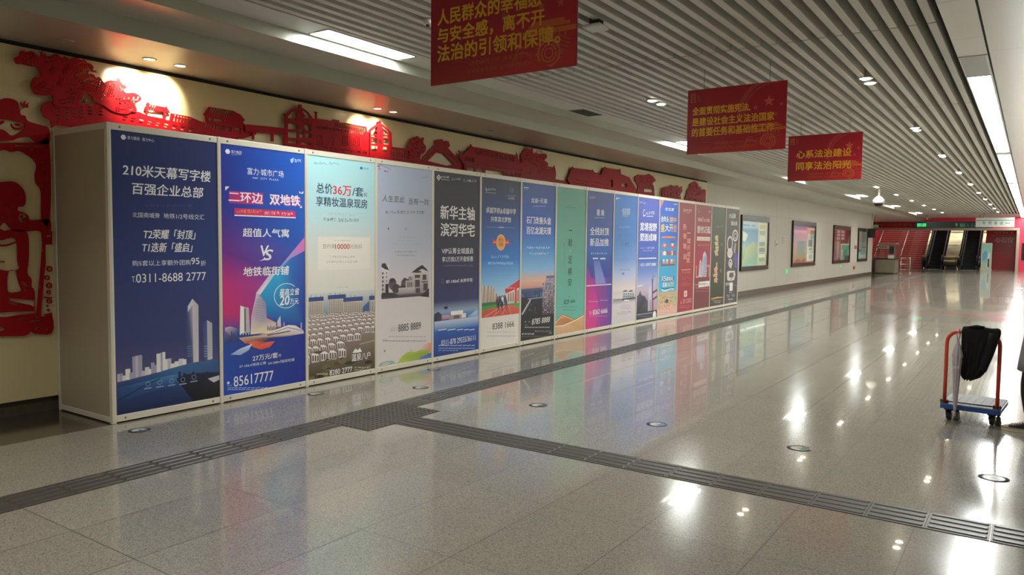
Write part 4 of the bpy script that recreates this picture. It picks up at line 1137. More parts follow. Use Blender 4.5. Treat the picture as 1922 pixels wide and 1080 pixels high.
class Cut:
    """Loops traced on the wall plane; overlapping loops are united, `hole` loops become openings."""

    def __init__(self, ox, oy, s):
        self.fr, self.loops = (ox, oy, s), []

    def frame(self, ox, oy, s):
        self.fr = (ox, oy, s); return self

    def _w(self, pts):
        ox, oy, s = self.fr
        out = []
        for x, y in pts:
            u, w = on_x(ox + x / s, oy + y / s, XRL)
            if u > HIDE_Y: w = max(w, HIDE_Z)
            out.append((u, w))
        return out

    def out(self, pts, soft=False):
        self.loops.append(self._w(smooth_loop(pts) if soft else pts)); return self
    hole = out

    def _gap(self, pts, inside=False):
        """Smallest distance from a traced loop to the loops already cut (negative when it would fall outside the first)."""
        q = np.array(self._w(pts)); best = 9.0
        for li, lp in enumerate(self.loops):
            a = np.array(lp); d = np.roll(a, -1, 0) - a
            t = np.clip(((q[:, None] - a) * d).sum(2) / np.maximum((d * d).sum(1), 1e-12), 0, 1)
            best = min(best, np.sqrt((((a + t[..., None] * d) - q[:, None]) ** 2).sum(2)).min())
            if inside and li == 0:
                x, y = q.mean(0); odd = False
                for (x0, y0), (x1, y1) in zip(a, np.roll(a, -1, 0)):
                    if (y0 > y) != (y1 > y) and x < x0 + (y - y0) * (x1 - x0) / (y1 - y0): odd = not odd
                if not odd: return -1
        return best

    def slit(self, x, y, L, w, ang=0.0, n=8, inside=False):
        c, s_ = math.cos(math.radians(ang)), math.sin(math.radians(ang))
        pts = []
        for k in range(n):
            a = 2 * math.pi * k / n
            u, v = L / 2 * math.cos(a), w / 2 * math.sin(a)
            pts.append((x + u * c - v * s_, y + u * s_ + v * c))
        if self._gap(pts, inside) < .004: return self
        return self.out(pts)

    def frond(self, a, b, leaf=24, w=9, gap=24):
        (x0, y0), (x1, y1) = a, b
        L = math.hypot(x1 - x0, y1 - y0); ang = math.degrees(math.atan2(y1 - y0, x1 - x0))
        self.slit((x0 + x1) / 2, (y0 + y1) / 2, L, w * .8, ang, 10, True)
        nx, ny = -(y1 - y0) / L, (x1 - x0) / L
        for k in range(1, int(L / gap) + 1):
            t = k * gap / L
            for sd in (-1, 1):
                d = leaf * .82
                self.slit(x0 + (x1 - x0) * t + nx * sd * d, y0 + (y1 - y0) * t + ny * sd * d, leaf * 1.15, w * 1.3, ang + sd * 42, 8, True)
        return self

    def bars(self, x0, y0, x1, y1, n, dx, w, h, ang=None):
        """n slanting slits spread from (x0, y0) to (x1, y1)."""
        for k in range(n):
            t = (k + .5) / n
            x, y = x0 + (x1 - x0) * t, y0 + (y1 - y0) * t
            pts = [(x, y), (x + w, y + w * .15), (x + w + dx, y + h + w * .15), (x + dx, y + h)]
            if self._gap(pts) >= .003: self.out(pts)
        return self

    def grid(self, x0, y0, x1, y1, nx, ny, fill=.6, slope=0.0):
        for i in range(nx):
            for j in range(ny):
                x = x0 + (x1 - x0) * (i + .2) / nx; y = y0 + (y1 - y0) * (j + .2) / ny + slope * (x - x0)
                w, h = (x1 - x0) / nx * fill, (y1 - y0) / ny * fill
                pts = [(x, y), (x + w, y), (x + w, y + h), (x, y + h)]
                if self._gap(pts) >= .003: self.out(pts)
        return self

    def build(self, name, parent, origin, th=0.005, dx=0.0):
        from mathutils.geometry import delaunay_2d_cdt
        pts, edges = [], []
        for lp in self.loops:
            n0 = len(pts); pts += [Vector(q) for q in lp]
            edges += [(n0 + k, n0 + (k + 1) % len(lp)) for k in range(len(lp))]
        co, _e, tris, *_ = delaunay_2d_cdt(pts, edges, [], 0, 1e-6)
        P2 = np.array([tuple(q) for q in co]); T = np.array([tuple(f) for f in tris])
        cen = P2[T].mean(1); odd = np.zeros(len(T), bool)
        for lp in self.loops:
            A = np.array(lp); Bq = np.roll(A, -1, 0)
            for (x0, y0), (x1, y1) in zip(A, Bq):
                if y0 == y1: continue
                odd ^= ((y0 > cen[:, 1]) != (y1 > cen[:, 1])) & (cen[:, 0] < x0 + (cen[:, 1] - y0) * (x1 - x0) / (y1 - y0))
        keep = T[odd]
        sg = np.cross(P2[keep[:, 1]] - P2[keep[:, 0]], P2[keep[:, 2]] - P2[keep[:, 0]])
        keep = np.where((sg < 0)[:, None], keep[:, ::-1], keep)
        nP = len(P2); X = XRL + REL_DX[0] + dx
        vs = [(X + z - origin[0], u - origin[1], w - origin[2]) for z in (th, -th) for u, w in P2]
        fs = [tuple(int(i) for i in t) for t in keep] + [tuple(int(i) + nP for i in t[::-1]) for t in keep]
        have = {(int(t[k]), int(t[(k + 1) % 3])) for t in keep for k in range(3)}
        fs += [(i, i + nP, j + nP, j) for i, j in have if (j, i) not in have]
        me = bpy.data.meshes.new(name)
        me.from_pydata(vs, [], fs)
        bm = bmesh.new(); bm.from_mesh(me)
        bmesh.ops.delete(bm, geom=[v for v in bm.verts if not v.link_faces], context='VERTS')
        bm.to_mesh(me); bm.free()
        return put(name, me, M['relief'], parent)


REL_DX = [0.0, -1]


def relief(px, py, label):
    REL_DX[1] += 1
    REL_DX[0] = 0.026 * (REL_DX[1] % 2)       # neighbours overlap, so every second picture stands farther off
    u, w = on_x(px, py, XRL)
    t = thing('paper_cut_relief', (XRL, u, w), label, 'wall relief', 'red relief pictures on the cream wall')
    return t, tuple(t.location)


def pins(t, o, pts):
    """Stand-off pins that carry a relief in front of the cladding."""
    for px, py in pts:
        u, w = on_x(px, py, XRL)
        if u > HIDE_Y: w = max(w, HIDE_Z + .02)
        Shape(o).lathe([(0.012, XW + 0.062), (0.012, XRL - 0.004 + REL_DX[0])], (0, u, w), 8, 'X').build('standoff_pin', M['steel'], t)


rnd = random.Random(21)
# 1 seated figure under a canopy, beside the near end panel
t, o = relief(45, 600, 'red relief of a seated figure under a tasselled canopy, left of the poster row')
c = Cut(0, 60, 5.4)
c.out([(-80, 700), (0, 688), (40, 672), (95, 674), (150, 690), (184, 722), (196, 785), (214, 790), (236, 765), (214, 742), (210, 706), (228, 738), (240, 714), (258, 698), (256, 735), (290, 716), (280, 745), (292, 765), (245, 772), (205, 796), (210, 838), (255, 852), (285, 905), (430, 950), (496, 985), (496, 1128), (380, 1128), (300, 1070), (200, 1072), (120, 1100), (0, 1100), (-80, 1100)], True)
c.hole([(-80, 880), (60, 890), (230, 925), (246, 985), (180, 1032), (110, 1050), (60, 1010), (0, 985), (-80, 985)], True)
c.out([(112, 925), (130, 960), (170, 972), (214, 965), (240, 940), (236, 975), (200, 992), (140, 985), (112, 955)], True)
c.out([(150, 928), (195, 932), (205, 948), (170, 955)], True).out([(-20, 905), (40, 902), (30, 930), (-20, 945)], True)
c.build('canopy_head', t, o)
c = Cut(0, 240, 5.4)
c.out([(-80, 150), (0, 152), (380, 150), (500, 150), (505, 936), (420, 936), (414, 650), (362, 560), (354, 470), (370, 390), (332, 320), (252, 262), (190, 236), (110, 246), (50, 226), (0, 232), (-80, 240)], True)
c.hole([(150, 178), (470, 186), (470, 196), (150, 190)]).slit(330, 222, 50, 14, 5).slit(400, 262, 60, 9, -20).slit(440, 470, 14, 70).slit(440, 600, 12, 80).slit(395, 380, 10, 50)
for k in range(5): c.slit(395 + k * 22, 330 + (k % 2) * 30, 14, 9, 30)
c.build('canopy_post', t, o)
c = Cut(0, 240, 5.4)
c.out([(-80, 560), (0, 552), (70, 545), (150, 552), (215, 600), (256, 672), (258, 762), (232, 800), (186, 802), (178, 840), (240, 860), (286, 895), (300, 935), (420, 932), (505, 934), (505, 1060), (380, 1045), (290, 1050), (190, 1052), (120, 1034), (45, 962), (0, 1000), (-80, 1050)], True)
c.hole([(190, 880), (225, 872), (262, 895), (262, 945), (225, 960), (195, 940)], True).out([(205, 890), (230, 885), (232, 905), (210, 915)], True).out([(220, 925), (250, 905), (255, 935), (230, 948)], True)
c.slit(185, 670, 30, 6, -70).slit(170, 690, 24, 6, -60).slit(110, 790, 120, 8, 5).slit(280, 1018, 40, 10).slit(40, 900, 40, 18, 30)
c.build('figure_head', t, o)
c = Cut(0, 430, 5.14)
c.out([(-80, 60), (40, 20), (165, 5), (266, 48), (276, 290), (262, 425), (302, 482), (302, 560), (332, 602), (336, 840), (385, 852), (500, 846), (500, 1005), (330, 1010), (300, 985), (246, 1030), (0, 1036), (-80, 1036)], True)
c.hole([(-80, 130), (20, 110), (150, 95), (165, 300), (180, 385), (90, 405), (0, 392), (-80, 380)], True).out([(-40, 150), (60, 150), (160, 118), (150, 135), (60, 168), (-40, 166)], True).out([(-40, 308), (45, 312), (45, 322), (-40, 322)])
c.hole([(80, 415), (150, 402), (165, 470), (185, 540), (200, 600), (90, 612), (70, 560)], True)
for y, a, b_ in ((520, 190, 270), (545, 210, 285), (595, 225, 262)): c.slit((a + b_) / 2, y, b_ - a, 13, 16)
c.hole([(85, 668), (330, 690), (330, 752), (290, 735), (85, 690)]).hole([(85, 715), (180, 720), (180, 732), (85, 728)]).hole([(-60, 812), (120, 800), (330, 795), (330, 815), (200, 826), (60, 850), (-60, 852)])
c.slit(200, 872, 190, 10, -1).slit(340, 888, 180, 14, -6).slit(10, 965, 70, 40).slit(350, 960, 70, 18, -32).slit(450, 970, 40, 12, -10)
c.build('figure_body', t, o)
c = Cut(0, 430, 5.14)
c.out([(392, 20), (496, 20), (496, 150), (430, 152), (434, 325), (420, 430), (386, 852), (340, 850), (360, 640), (388, 330), (400, 135)])
c.hole([(440, 60), (486, 60), (486, 80), (440, 80)]).slit(408, 200, 8, 60).slit(380, 560, 8, 90, 4)
c.build('canopy_leg', t, o, dx=0.012)
c = Cut(0, 430, 5.14)
for x, y, r in ((470, 385, 30), (448, 470, 26), (466, 545, 30), (462, 610, 22), (468, 695, 28), (446, 740, 22), (458, 780, 26)):
    c.slit(x, y, 2 * r, 1.9 * r, 20, 16).slit(x + 3, y + 2, 1.1 * r, r, 10, 12).slit(x + 5, y + 3, .4 * r, .4 * r, 0, 8)
c.out([(420, 650), (496, 662), (496, 672), (420, 668)]).out([(425, 820), (496, 812), (496, 846), (425, 846)])
c.build('tassel', t, o, dx=0.012)
pins(t, o, [(20, 200), (84, 300), (30, 360), (20, 600), (84, 500), (84, 610)])

# 2 tree over a covered walk
t, o = relief(150, 200, 'red relief of a spreading tree over a tiled covered walk, above the near end panel')
c = Cut(0, 60, 5.4)
c.out([(120, 290), (130, 265), (172, 245), (180, 205), (215, 195), (240, 210), (290, 200), (325, 215), (350, 245), (358, 262), (390, 252), (392, 222), (372, 202), (398, 212), (402, 185), (410, 222), (430, 236), (438, 215), (442, 246), (480, 250), (520, 232), (560, 235), (600, 265), (640, 258), (690, 290), (702, 270), (750, 265), (800, 290), (832, 285), (862, 320), (890, 325), (925, 360), (916, 385), (936, 400), (970, 390), (948, 405), (972, 415), (930, 412), (880, 405), (870, 430), (900, 430), (932, 445), (950, 470), (975, 460), (1000, 480), (1030, 520), (1060, 505), (1100, 495), (1158, 500), (1170, 470), (1184, 495), (1194, 470), (1196, 502), (1222, 540), (1250, 550), (1255, 575), (1225, 592), (1262, 625), (1330, 620), (1395, 655), (1402, 700), (1342, 735), (1362, 790), (1350, 820), (1310, 815), (1270, 835), (1200, 832), (1100, 800), (1030, 752), (922, 700), (915, 660), (862, 630), (822, 640), (802, 690), (780, 702), (772, 760), (540, 752), (520, 672), (480, 640), (440, 650), (332, 635), (290, 560), (295, 510), (330, 465), (372, 460), (386, 420), (350, 360), (290, 355), (250, 345), (190, 330), (150, 330)], True)
c.frond((710, 470), (895, 365)).frond((760, 525), (925, 462), 20, 8).frond((955, 620), (985, 490), 18, 7).frond((1075, 680), (1120, 520), 22, 10).frond((1125, 690), (1235, 560), 22, 11).frond((1165, 712), (1385, 690), 26, 13).frond((1130, 790), (1330, 795), 18, 8).frond((720, 350), (840, 300), 18, 7)
c.frond((560, 560), (600, 470), 20, 6).frond((330, 590), (440, 520), 22, 6).frond((200, 300), (320, 240), 18, 5)
c.frond((790, 570), (905, 590), 18, 6).frond((1010, 640), (1055, 545), 16, 6).frond((600, 330), (690, 310), 20, 6).frond((470, 420), (540, 360), 22, 6).frond((640, 640), (740, 600), 22, 6).frond((400, 600), (500, 590), 16, 5)
c.frond((240, 320), (340, 330), 18, 6).frond((420, 300), (560, 270), 22, 7).frond((590, 420), (680, 370), 20, 7).frond((660, 560), (860, 560), 22, 8).frond((560, 720), (740, 690), 22, 8).frond((900, 470), (930, 540), 14, 6).frond((990, 700), (1050, 600), 18, 8).frond((1250, 760), (1340, 740), 16, 8).frond((1240, 800), (1330, 770), 14, 7)
for k in range(11): c.slit(880 - k * 9 + (k % 2) * 8, 318 + k * 3, 13, 7, 60)
c.hole([(890, 515), (930, 520), (922, 560)])
c.build('tree_crown', t, o, dx=0.012)
c = Cut(0, 60, 2.7)
c.out([(200, 404), (204, 372), (230, 352), (390, 360), (520, 375), (700, 408), (745, 430), (860, 452), (1000, 478), (1200, 520), (1200, 560), (700, 520), (560, 520), (320, 500), (282, 490), (280, 448), (274, 490), (250, 490), (246, 448), (214, 432)])
for x, n in ((284, 5), (322, 5), (360, 4), (402, 4), (446, 3), (500, 3)):
    for k in range(n): c.slit(x, 374 + k * 17 + (x - 284) * .06, 24, 9, 8)
for k in range(9): c.slit(625 + k * 42, 434 + k * 7.2, 26, 7, 10); c.slit(620 + k * 42, 448 + k * 6.8, 22, 6, 10)
c.build('covered_walk', t, o)
pins(t, o, [(60, 110), (120, 130), (80, 205), (160, 190), (230, 200), (110, 215)])

# 3 small pavilion and farm house
t, o = relief(330, 215, 'red relief of a small open pavilion and farmhouse above the blue tower board')
c = Cut(0, 60, 2.7)
c.out([(728, 392), (742, 374), (738, 366), (750, 355), (762, 368), (838, 382), (844, 374), (846, 384), (862, 410), (846, 412), (838, 408), (838, 450), (828, 448), (828, 406), (748, 396), (746, 424), (828, 440), (828, 448), (738, 430), (738, 396)])
c.bars(752, 370, 836, 384, 7, -8, 7.5, 22)
c.build('pavilion', t, o)
c = Cut(0, 60, 2.7)
c.out([(866, 412), (960, 430), (1022, 456), (1042, 460), (1040, 426), (1030, 420), (1058, 380), (1180, 400), (1218, 420), (1242, 448), (1230, 456), (1240, 480), (1296, 478), (1296, 520), (1230, 540), (1005, 500), (1000, 480), (856, 460)])
c.bars(876, 417, 1010, 450, 9, -8, 9, 34).bars(1064, 384, 1175, 401, 9, -14, 8, 29).bars(1034, 463, 1175, 482, 10, -6, 8, 24)
c.hole([(1056, 434), (1130, 446), (1130, 454), (1060, 450)]).hole([(1190, 486), (1218, 488), (1218, 520), (1210, 520), (1208, 498), (1190, 496)]).hole([(1246, 488), (1262, 490), (1262, 512), (1246, 508)])
c.build('farmhouse', t, o)
pins(t, o, [(276, 202), (312, 215), (400, 225), (450, 232)])

# 4 gabled town house with its long hall
t, o = relief(620, 250, 'red relief of a long hall between two arched gables above the hot spring board')
c = Cut(400, 150, 3.203)
c.out([(180, 268), (420, 292), (420, 210), (440, 200), (455, 180), (500, 166), (504, 150), (522, 150), (522, 166), (560, 192), (584, 225), (590, 460), (415, 460), (412, 330), (354, 326), (354, 372), (338, 370), (338, 322), (240, 316), (238, 360), (225, 360), (225, 314), (186, 312)])
c.hole([(440, 222), (460, 198), (500, 182), (500, 200), (486, 214), (500, 232), (440, 232)]).hole([(530, 182), (556, 204), (570, 230), (534, 234), (544, 214), (530, 200)])
c.hole([(440, 262), (498, 268), (502, 282), (494, 300), (440, 298)]).hole([(536, 270), (578, 274), (578, 308), (544, 304)]).hole([(440, 314), (494, 316), (494, 352), (440, 348)]).hole([(544, 322), (578, 324), (578, 352), (544, 350)]).hole([(506, 300), (530, 300), (530, 322), (506, 320)]).hole([(506, 328), (530, 330), (530, 352), (506, 350)])
c.hole([(440, 362), (494, 366), (494, 384), (440, 380)]).hole([(520, 374), (576, 380), (576, 394), (520, 388)]).slit(470, 240, 40, 8, 2).slit(548, 248, 30, 8, 4)
c.build('arched_gable', t, o)
c = Cut(400, 150, 3.203)
c.out([(586, 232), (604, 236), (604, 200), (598, 198), (598, 192), (618, 194), (618, 200), (614, 202), (614, 234), (708, 248), (708, 238), (748, 244), (748, 256), (800, 262), (912, 284), (916, 312), (932, 320), (930, 500), (586, 465)])
c.bars(716, 256, 905, 292, 24, -1, 4.6, 24)
for x0 in (608, 680, 760, 830):
    c.grid(x0, 330 + (x0 - 608) * .03, x0 + 44, 392 + (x0 - 608) * .03, 4, 6, .5, .12)
c.bars(600, 276, 905, 317, 28, -1, 5, 14)
for k in range(9): c.slit(612 + k * 36, 404 + k * 4.6, 26, 16, 8, 12).slit(612 + k * 36, 405 + k * 4.6, 14, 8, 8, 10)
c.build('long_hall', t, o)
c = Cut(400, 150, 3.203)
c.out([(926, 305), (940, 290), (984, 262), (988, 246), (998, 246), (1000, 262), (1044, 298), (1062, 320), (1066, 404), (1180, 418), (1180, 540), (928, 510)])
c.hole([(940, 310), (980, 278), (980, 294), (968, 306), (980, 326), (940, 332)]).hole([(1006, 278), (1044, 312), (1044, 336), (1008, 326), (1018, 308), (1006, 294)])
c.hole([(940, 350), (978, 350), (978, 386), (940, 384)]).hole([(1012, 352), (1050, 358), (1050, 392), (1014, 388)]).hole([(986, 362), (1004, 364), (1004, 388), (986, 386)]).hole([(940, 396), (980, 400), (976, 432), (940, 428)]).hole([(1012, 404), (1036, 406), (1036, 438), (1006, 434)]).slit(958, 340, 40, 7).slit(1028, 345, 40, 7)
c.grid(1052, 414, 1174, 466, 8, 3, .62, .11)
c.build('arched_gable', t, o)
pins(t, o, [(535, 215), (575, 260), (640, 245), (690, 250), (720, 250), (745, 280)])

# 5 tree and curled gable
t, o = relief(820, 290, 'red relief of an A-shaped curled gable and a round tree above the pale courtyard board')
c = Cut(400, 150, 3.203)
c.out([(1166, 520), (1170, 440), (1160, 405), (1176, 372), (1190, 350), (1206, 358), (1222, 338), (1240, 352), (1262, 348), (1258, 378), (1276, 404), (1266, 436), (1240, 462), (1256, 530)], True)
for k in range(34): c.slit(rnd.uniform(1180, 1255), rnd.uniform(360, 500), 10, 4, rnd.uniform(0, 90))
c.build('tree_crown', t, o, dx=0.012)
c = Cut(400, 150, 3.203)
c.out([(1236, 500), (1300, 425), (1338, 386), (1330, 368), (1350, 358), (1378, 358), (1388, 384), (1398, 366), (1414, 370), (1424, 396), (1412, 410), (1450, 452), (1510, 520), (1512, 566), (1236, 530)])
c.hole([(1290, 488), (1346, 432), (1362, 442), (1380, 440), (1446, 510), (1400, 516)]).slit(1300, 455, 70, 5, -44).slit(1440, 470, 80, 5, 44)
c.build('curled_gable', t, o)
pins(t, o, [(785, 285), (822, 280), (860, 310)])

# 6 temple hall roof
t, o = relief(920, 300, 'red relief of a long curved temple roof on columns above the near-black riverside board')
c = Cut(400, 150, 3.203)
c.out([(1466, 424), (1480, 432), (1488, 452), (1530, 416), (1540, 386), (1550, 402), (1640, 418), (1740, 440), (1812, 454), (1814, 436), (1822, 456), (1824, 472), (1846, 512), (1876, 548), (1860, 560), (1850, 640), (1500, 590), (1500, 512), (1474, 470)])
c.bars(1560, 412, 1800, 464, 24, -1, 4.6, 30).bars(1500, 462, 1560, 470, 6, -1, 4, 26)
c.hole([(1518, 522), (1556, 528), (1556, 566), (1518, 560)]).hole([(1572, 530), (1610, 534), (1610, 570), (1572, 566)]).hole([(1628, 540), (1736, 552), (1736, 594), (1628, 580)])
for k in range(10): c.slit(1750 + k * 9.5, 570 + (k % 3) * 8, 5, 26, 4)
for k in range(24): c.slit(1500 + k * 15, 500 + k * 2.0, 9, 4)
c.slit(1620, 432, 120, 4, 10)
c.build('temple_roof', t, o)
pins(t, o, [(870, 285), (930, 290), (962, 298)])

# 7 big tree and side house
t, o = relief(1000, 300, 'red relief of a dense dark tree beside a small roof above the blue skyline board')
c = Cut(900, 250, 3.844)
c.out([(282, 380), (296, 270), (290, 225), (302, 196), (292, 170), (308, 136), (322, 118), (344, 106), (366, 122), (376, 104), (382, 150), (400, 140), (424, 152), (470, 148), (482, 176), (462, 196), (486, 216), (484, 246), (440, 300), (440, 380)], True)
for k in range(40): c.slit(rnd.uniform(310, 475), rnd.uniform(130, 300), 9, 4, rnd.uniform(0, 90))
c.build('tree_crown', t, o, dx=0.012)
c = Cut(900, 250, 3.844)
c.out([(440, 262), (470, 238), (534, 246), (540, 232), (544, 250), (552, 290), (546, 332), (600, 342), (660, 352), (660, 400), (440, 380)])
c.slit(500, 256, 60, 4, 8)
c.build('side_house', t, o)
pins(t, o, [(985, 300), (1010, 295), (1035, 325)])

# 8 gate complex
t, o = relief(1120, 330, 'red relief of a walled gate with stepped roofs above the teal board')
c = Cut(900, 250, 3.844)
c.out([(622, 332), (640, 300), (648, 272), (662, 242), (670, 252), (790, 266), (806, 272), (812, 288), (836, 304), (866, 300), (882, 262), (896, 242), (904, 250), (1000, 266), (1006, 256), (1012, 296), (1074, 320), (1090, 352), (1110, 380), (1124, 420), (1124, 470), (640, 410), (640, 362)])
c.hole([(936, 338), (954, 340), (954, 392), (936, 390)]).hole([(1016, 362), (1054, 366), (1054, 390), (1016, 386)]).hole([(806, 262), (820, 285), (860, 292), (850, 300), (812, 292)])
for k in range(46): c.slit(rnd.uniform(660, 920), 0, 7, 3.4, rnd.uniform(0, 90)) if False else c.slit(660 + (k % 23) * 11.5, 330 + (k // 23) * 24 + (k % 23) * 2.1 + rnd.uniform(-5, 5), 7, 4, rnd.uniform(0, 90))
c.slit(720, 268, 110, 4, 6).slit(950, 268, 90, 4, 7)
c.build('walled_gate', t, o)
pins(t, o, [(1075, 325), (1140, 330), (1175, 345)])

# 9-11 the last trees
t, o = relief(1210, 345, 'red relief of a small roofed kiosk under a round tree above the violet-blue board')
c = Cut(900, 250, 3.844)
c.out([(1130, 480), (1142, 380), (1122, 344), (1118, 318), (1140, 300), (1190, 304), (1222, 294), (1252, 312), (1272, 342), (1246, 364), (1258, 388), (1264, 480)])
c.hole([(1186, 402), (1250, 406), (1250, 428), (1186, 424)])
for k in range(12): c.slit(1160 + (k % 6) * 16, 325 + (k // 6) * 26 + rnd.uniform(-6, 6), 9, 4, rnd.uniform(0, 90))
c.build('kiosk', t, o)
pins(t, o, [(1200, 335), (1222, 350)])
t, o = relief(1260, 352, 'red relief of a low tangled bush above the orange and blue board')
c = Cut(900, 250, 3.844)
c.out([(1304, 500), (1308, 430), (1312, 398), (1334, 386), (1358, 400), (1372, 372), (1392, 386), (1420, 376), (1430, 394), (1452, 384), (1456, 420), (1440, 444), (1452, 510)])
for k in range(18): c.slit(1324 + (k % 6) * 22 + rnd.uniform(-4, 4), 408 + (k // 6) * 22 + rnd.uniform(-5, 5), 12, 7, rnd.uniform(0, 90))
c.build('bush', t, o)
pins(t, o, [(1250, 358), (1272, 360)])
t, o = relief(1302, 352, 'red relief of a pointed tree at the far end of the cream wall')
c = Cut(900, 250, 3.844)
c.out([(1478, 540), (1484, 460), (1496, 430), (1494, 412), (1514, 396), (1514, 370), (1532, 362), (1552, 348), (1572, 362), (1578, 384), (1594, 396), (1602, 420), (1620, 404), (1632, 412), (1630, 540)])
for k in range(8): c.slit(1500 + k * 15, 474 + k * 2, 6, 14, 10)
for k in range(26): c.slit(rnd.uniform(1505, 1600), rnd.uniform(380, 460), 9, 4, rnd.uniform(0, 90))
c.build('tree_crown', t, o)
pins(t, o, [(1298, 350), (1310, 365)])

# ------------------------------------------------------------------ tactile paving and floor stickers


def bar(s, x0, x1, y0, y1, h=0.005, ch=0.005):
    """Raised guiding bar with sloping sides."""
    z = 0.0035
    vs = [(x0, y0, z), (x1, y0, z), (x1, y1, z), (x0, y1, z), (x0 + ch, y0 + ch, z + h), (x1 - ch, y0 + ch, z + h), (x1 - ch, y1 - ch, z + h), (x0 + ch, y1 - ch, z + h)]
    s.add(vs, [(4, 5, 6, 7), (0, 1, 5, 4), (1, 2, 6, 5), (2, 3, 7, 6), (3, 0, 4, 7)])


TX0, TX1 = -4.92, -4.62


def guide_strip(name_label, along, tiles):
    t = thing('tactile_paving', (tiles[0][0], tiles[0][1], 0), name_label, 'tactile paving')
    base, bars = Shape(t.location), Shape(t.location)
    for x, y in tiles:
        base.box(x + 0.0015, x + 0.2985, y + 0.0015, y + 0.2985, 0.0005, 0.0035)
        for k in range(4):
            c = 0.0375 + k * 0.075
            if along == 'y': bar(bars, x + c - 0.016, x + c + 0.016, y + 0.012, y + 0.288)
            else: bar(bars, x + 0.012, x + 0.288, y + c - 0.016, y + c + 0.016)
    base.build('base_tiles', M['tact'], t)
    bars.build('guiding_bars', M['tactb'], t, fix=False)


guide_strip('near dark run of ribbed tactile paving leading to the dotted junction', 'y', [(TX0, 4.27 - 0.3 * (k + 1)) for k in range(28)])
guide_strip('long dark run of ribbed tactile paving from the dotted junction to the escalators', 'y', [(TX0, 5.17 + 0.3 * k) for k in range(170)])
guide_strip('dark cross run of ribbed tactile paving branching off the dotted junction', 'x', [(-4.32 + 0.3 * k, 4.58) for k in range(18)])
t = thing('tactile_paving', (-4.6, 4.72, 0), 'dark dotted tactile junction square where the ribbed runs meet', 'tactile paving')
b0, d0 = Shape(t.location), Shape(t.location)
for ix in range(2):
    for iy in range(3):
        x, y = TX0 + 0.3 * ix, 4.27 + 0.3 * iy
        b0.box(x + 0.0015, x + 0.2985, y + 0.0015, y + 0.2985, 0.0005, 0.0035)
        for a in range(6):
            for c in range(6):
                d0.lathe([(0.0165, 0.0035), (0.0125, 0.0078), (0.006, 0.0085)], (x + 0.025 + a * 0.05, y + 0.025 + c * 0.05, 0), 8)
b0.build('base_tiles', M['tact'], t)
d0.build('warning_dots', M['tactb'], t)

M['stk_ring'] = mat('sticker_ring', '2c3230', 0.3)
M['stk_white'] = mat('sticker_white', 'b0aea4', 0.35)
STK = {c: mat('sticker_' + c, h, 0.3) for c, h in (('blue', '1f4c7c'), ('green', '1d5c3c'), ('grey', '4c504c'))}
for x, y, c, r, label in (
        (-5.787, 3.207, 'blue', .085, 'round blue arrow sticker on the floor at the near corner of the poster row'),
        (-5.791, 5.007, 'grey', .085, 'dark-rimmed round floor sticker in front of the magenta board'),
        (-5.191, 5.888, 'grey', .085, 'pale round floor sticker between the tactile run and the hot spring board'),
        (-5.806, 6.823, 'grey', .085, 'round floor sticker close to the foot of the pale courtyard board'),
        (-3.76, 5.918, 'grey', .088, 'round floor sticker just beyond the dotted tactile junction'),
        (-2.555, 5.898, 'blue', .088, 'round floor sticker with a blue arrow in the middle of the hall'),
        (-1.384, 5.848, 'green', .088, 'round floor sticker with a green arrow in front of the hand truck'),
        (-0.148, 5.871, 'grey', .09, 'round floor sticker washed out by the lamp glare near the person')):
    t = thing('floor_sticker', (x, y, 0), label, 'floor sticker', 'round arrow stickers on the floor')
    O = t.location
    s = Shape(O); n = 36
    s.lathe([(r * .98, .0004), (r, .0009), (r * .68, .0009), (r * .66, .0006)], (x, y, 0), n)
    s.build('ring', M['stk_ring'], t)
    Shape(O).add([(x + r * .67 * math.cos(2 * math.pi * k / n), y + r * .67 * math.sin(2 * math.pi * k / n), .0011) for k in range(n)], [tuple(range(n))]).build('disc', M['stk_white'], t, fix=False)
    pts = [(r * .64 * math.cos(a), r * .64 * math.sin(a)) for a in [math.radians(-70 + 140 * k / 14) for k in range(15)]] + [(r * .1, r * .66), (r * .25, r * .25), (-r * .3, r * .05), (r * .25, -r * .2), (r * .15, -r * .6)]
    from mathutils.geometry import tessellate_polygon
    Shape(O).add([(x + a, y + b_, .0013) for a, b_ in pts], [tuple(q) for q in tessellate_polygon([[Vector((a, b_, 0)) for a, b_ in pts]])]).build('arrow', STK[c], t)

# ------------------------------------------------------------------ red hanging banners


